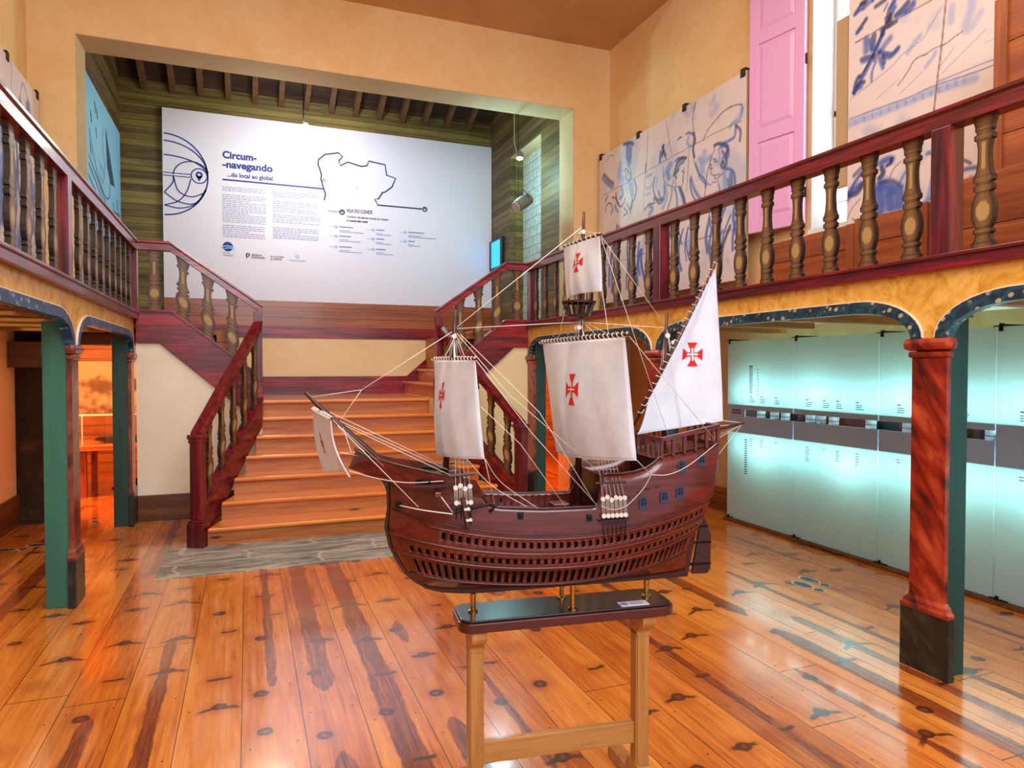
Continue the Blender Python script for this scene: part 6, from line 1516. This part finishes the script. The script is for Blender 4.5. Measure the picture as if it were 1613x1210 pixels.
R([(-1.100, -.215, 1.398), (-.943, -.08, 1.235)], .0015); R([(-1.085, -.01, 1.362), (-.837, -.115, 1.106)], .0019); R([(-1.077, 0, 1.375), (-.733, -.05, 1.212)]); R([(-1.06, 0, 1.36), (-.726, -.10, 1.198)]); R([(-1.12, 0, 1.41), (-.72, .06, 1.205)])
R([(-1.052, -.02, 1.216), (-.972, -.06, 1.196), (-.875, -.12, 1.186), (-.76, -.142, 1.190)], .0019, True); R([(-1.07, 0, 1.36), (-1.045, -.1, 1.29), (-1.034, -.015, 1.265)], .0016); R([(-1.075, -.222, 1.30), (-1.02, -.02, 1.262)], .0018)
R([(-.893, -.055, 1.102), (-.825, -.14, 1.100), (-.734, -.160, 1.087)], .0030, True)
R([(-.775, -.160, 1.150), (-.734, -.165, 1.093)], .0024); R([(-.700, -.165, 1.09), (-.665, -.160, 1.10), (-.594, -.147, 1.112)], .0022)
R([(.300, -.02, 1.353), (.395, 0, 1.341)]); R([(.385, 0, 1.335), (.232, 0, 1.330)]); R([(.392, 0, 1.335), (.237, -.10, 1.24)], .0013); R([(.392, 0, 1.335), (.234, -.10, 1.297)], .0013); R([(.392, 0, 1.335), (.237, .10, 1.24)], .0013)
for a in ((.046, 0, 1.33), (.117, -.05, 1.328), (.159, 0, 1.337), (.09, -.09, 1.33), (.07, .09, 1.32)): R([(.079, 0, 1.71), a], .0012)
R([(-.243, 0, 2.03), (-.225, -.125, 1.999)], .0013); R([(-.243, 0, 2.03), (-.268, .148, 2.0)], .0013)
for a in (-.20, -.12, .12, .22): R([(-.247, 0, 1.715), (-.254 - a * .10, a * 1.0, 1.662)], .0013)
for a in (-.12, .12): R([(-.700, 0, 1.672), (-.706 - a * .15, a, 1.585)], .0014)
for k in range(5): R([(-.252 + .006 * math.cos(k * 1.3), .012 * math.sin(k * 1.3) - .006, 1.722), (-.256 + .012 * math.cos(k * 1.3), .022 * math.sin(k * 1.3), 1.660)], .0018)
for k in range(6): R([(-.702 + .004 * math.cos(k), .006 * math.sin(k), 1.66), (-.706 + .014 * math.cos(k), .02 * math.sin(k), 1.588)], .0016)
for a, b_ in (((-.70, -.01, 1.655), (-.745, -.08, 1.585)), ((-.697, .01, 1.655), (-.66, .09, 1.58))): R([a, b_], .0018)
# shrouds with deadeyes
def disc3(c, r, th, name, mat):
    m_ = FM(); m_.tube([(c[0], c[1] - th / 2, c[2]), (c[0], c[1] + th / 2, c[2])], r, 14); return m_.build(name, mat, SH, smooth=False)
def shrouds(mast, s_list, zu, zl_, tt, chan, chain_z, sg, spread, rat):
    ms, mz = mast
    tops = []
    for k, s in enumerate(s_list):
        zu_ = zu + [0, .006, -.004, .003, 0, .001][k % 6]; up = (s, sg * (tt - .004), zu_); lo = (s + .002, sg * tt, zl_)
        rope([(ms, sg * .008, mz), up], .0014); tops.append(up)
        disc3(up, .0078, .006, 'deadeye', M['deadeye']); disc3(lo, .0078, .006, 'deadeye', M['deadeye'])
        for dx in (-.0045, 0, .0045): rope([(s + dx, sg * (tt - .003), zu_), (s + .002 + dx, sg * (tt + .001), zl_)], .0011)
        FM().tube([(s + .002, sg * tt, zl_ - .006), (s + .004, sg * (hull_b(s, chain_z) + .006), chain_z)], .0015, 5).build('chain_plate', M['iron'], SH)
    a, b_ = s_list[0] - .014, s_list[-1] + .014
    y0, y1 = sorted((sg * (tt - .022), sg * (tt + .006))); FM().box(a, b_, y0, y1, chan - .003, chan + .003).build('channel_board', M['hulld'], SH)
    f = (spread - tops[0][2]) / (mz - tops[0][2])
    P = [Vector(t0).lerp(Vector((ms, sg * .008, mz)), f) for t0 in (tops[0], tops[-1])]; dv = (P[1] - P[0]).normalized() * .02
    FM().tube([P[0] - dv, P[1] + dv], .0042, 7).build('spreader_bar', M['spar'], SH)
    for q in range(rat):
        f = .16 + q * .075; P = [Vector(t0).lerp(Vector((ms, sg * .008, mz)), f) for t0 in (tops[0], tops[-1])]; rope([P[0], P[1]], .0010)
for sg in (-1, 1):
    shrouds((-.250, 1.70), list(np.linspace(-.226, -.148, 6)), 1.110, 1.054, .158, 1.038, .965, sg, 1.162, 9)
    shrouds((-.705, 1.64), list(np.linspace(-.722, -.676, 4)), 1.168, 1.120, .152, 1.108, 1.062, sg, 1.205, 6)
for sg in (-1, 1):
    for s, z in ((-.704, 1.655), (-.248, 2.025), (-.262, 1.69)): disc3((s, sg * .014, z), .008, .007, 'block', M['deadeye'])
disc3((.074, -.02, 1.665), .009, .008, 'block', M['deadeye']); disc3((.092, -.03, 1.640), .008, .008, 'block', M['deadeye'])
m_ = FM(); m_.tube([(-.702, -.163, 1.138), (-.686, -.168, 1.048)], [.008, .011], 6); m_.build('anchor_stock', M['spar'], SH)
FM().box(-.700, -.681, -.180, -.158, 1.100, 1.106).build('anchor_band', M['rope'], SH); FM().box(-.694, -.675, -.182, -.158, 1.066, 1.072).build('anchor_band', M['rope'], SH)
FM().tube([(-.728, -.165, 1.092), (-.690, -.168, 1.098), (-.60, -.150, 1.113)], .0035, 6).build('anchor_shank', M['iron'], SH)
FM().tube(smooth_line([(-.612, -.150, 1.085), (-.598, -.153, 1.100), (-.585, -.148, 1.118)]), .004, 6).build('anchor_fluke', M['iron'], SH)
FM().lathe((-.262, 0, 1.036), [(.018, 0), (.018, .02), (.014, .026)], 14).build('mast_boot', M['hull'], SH)
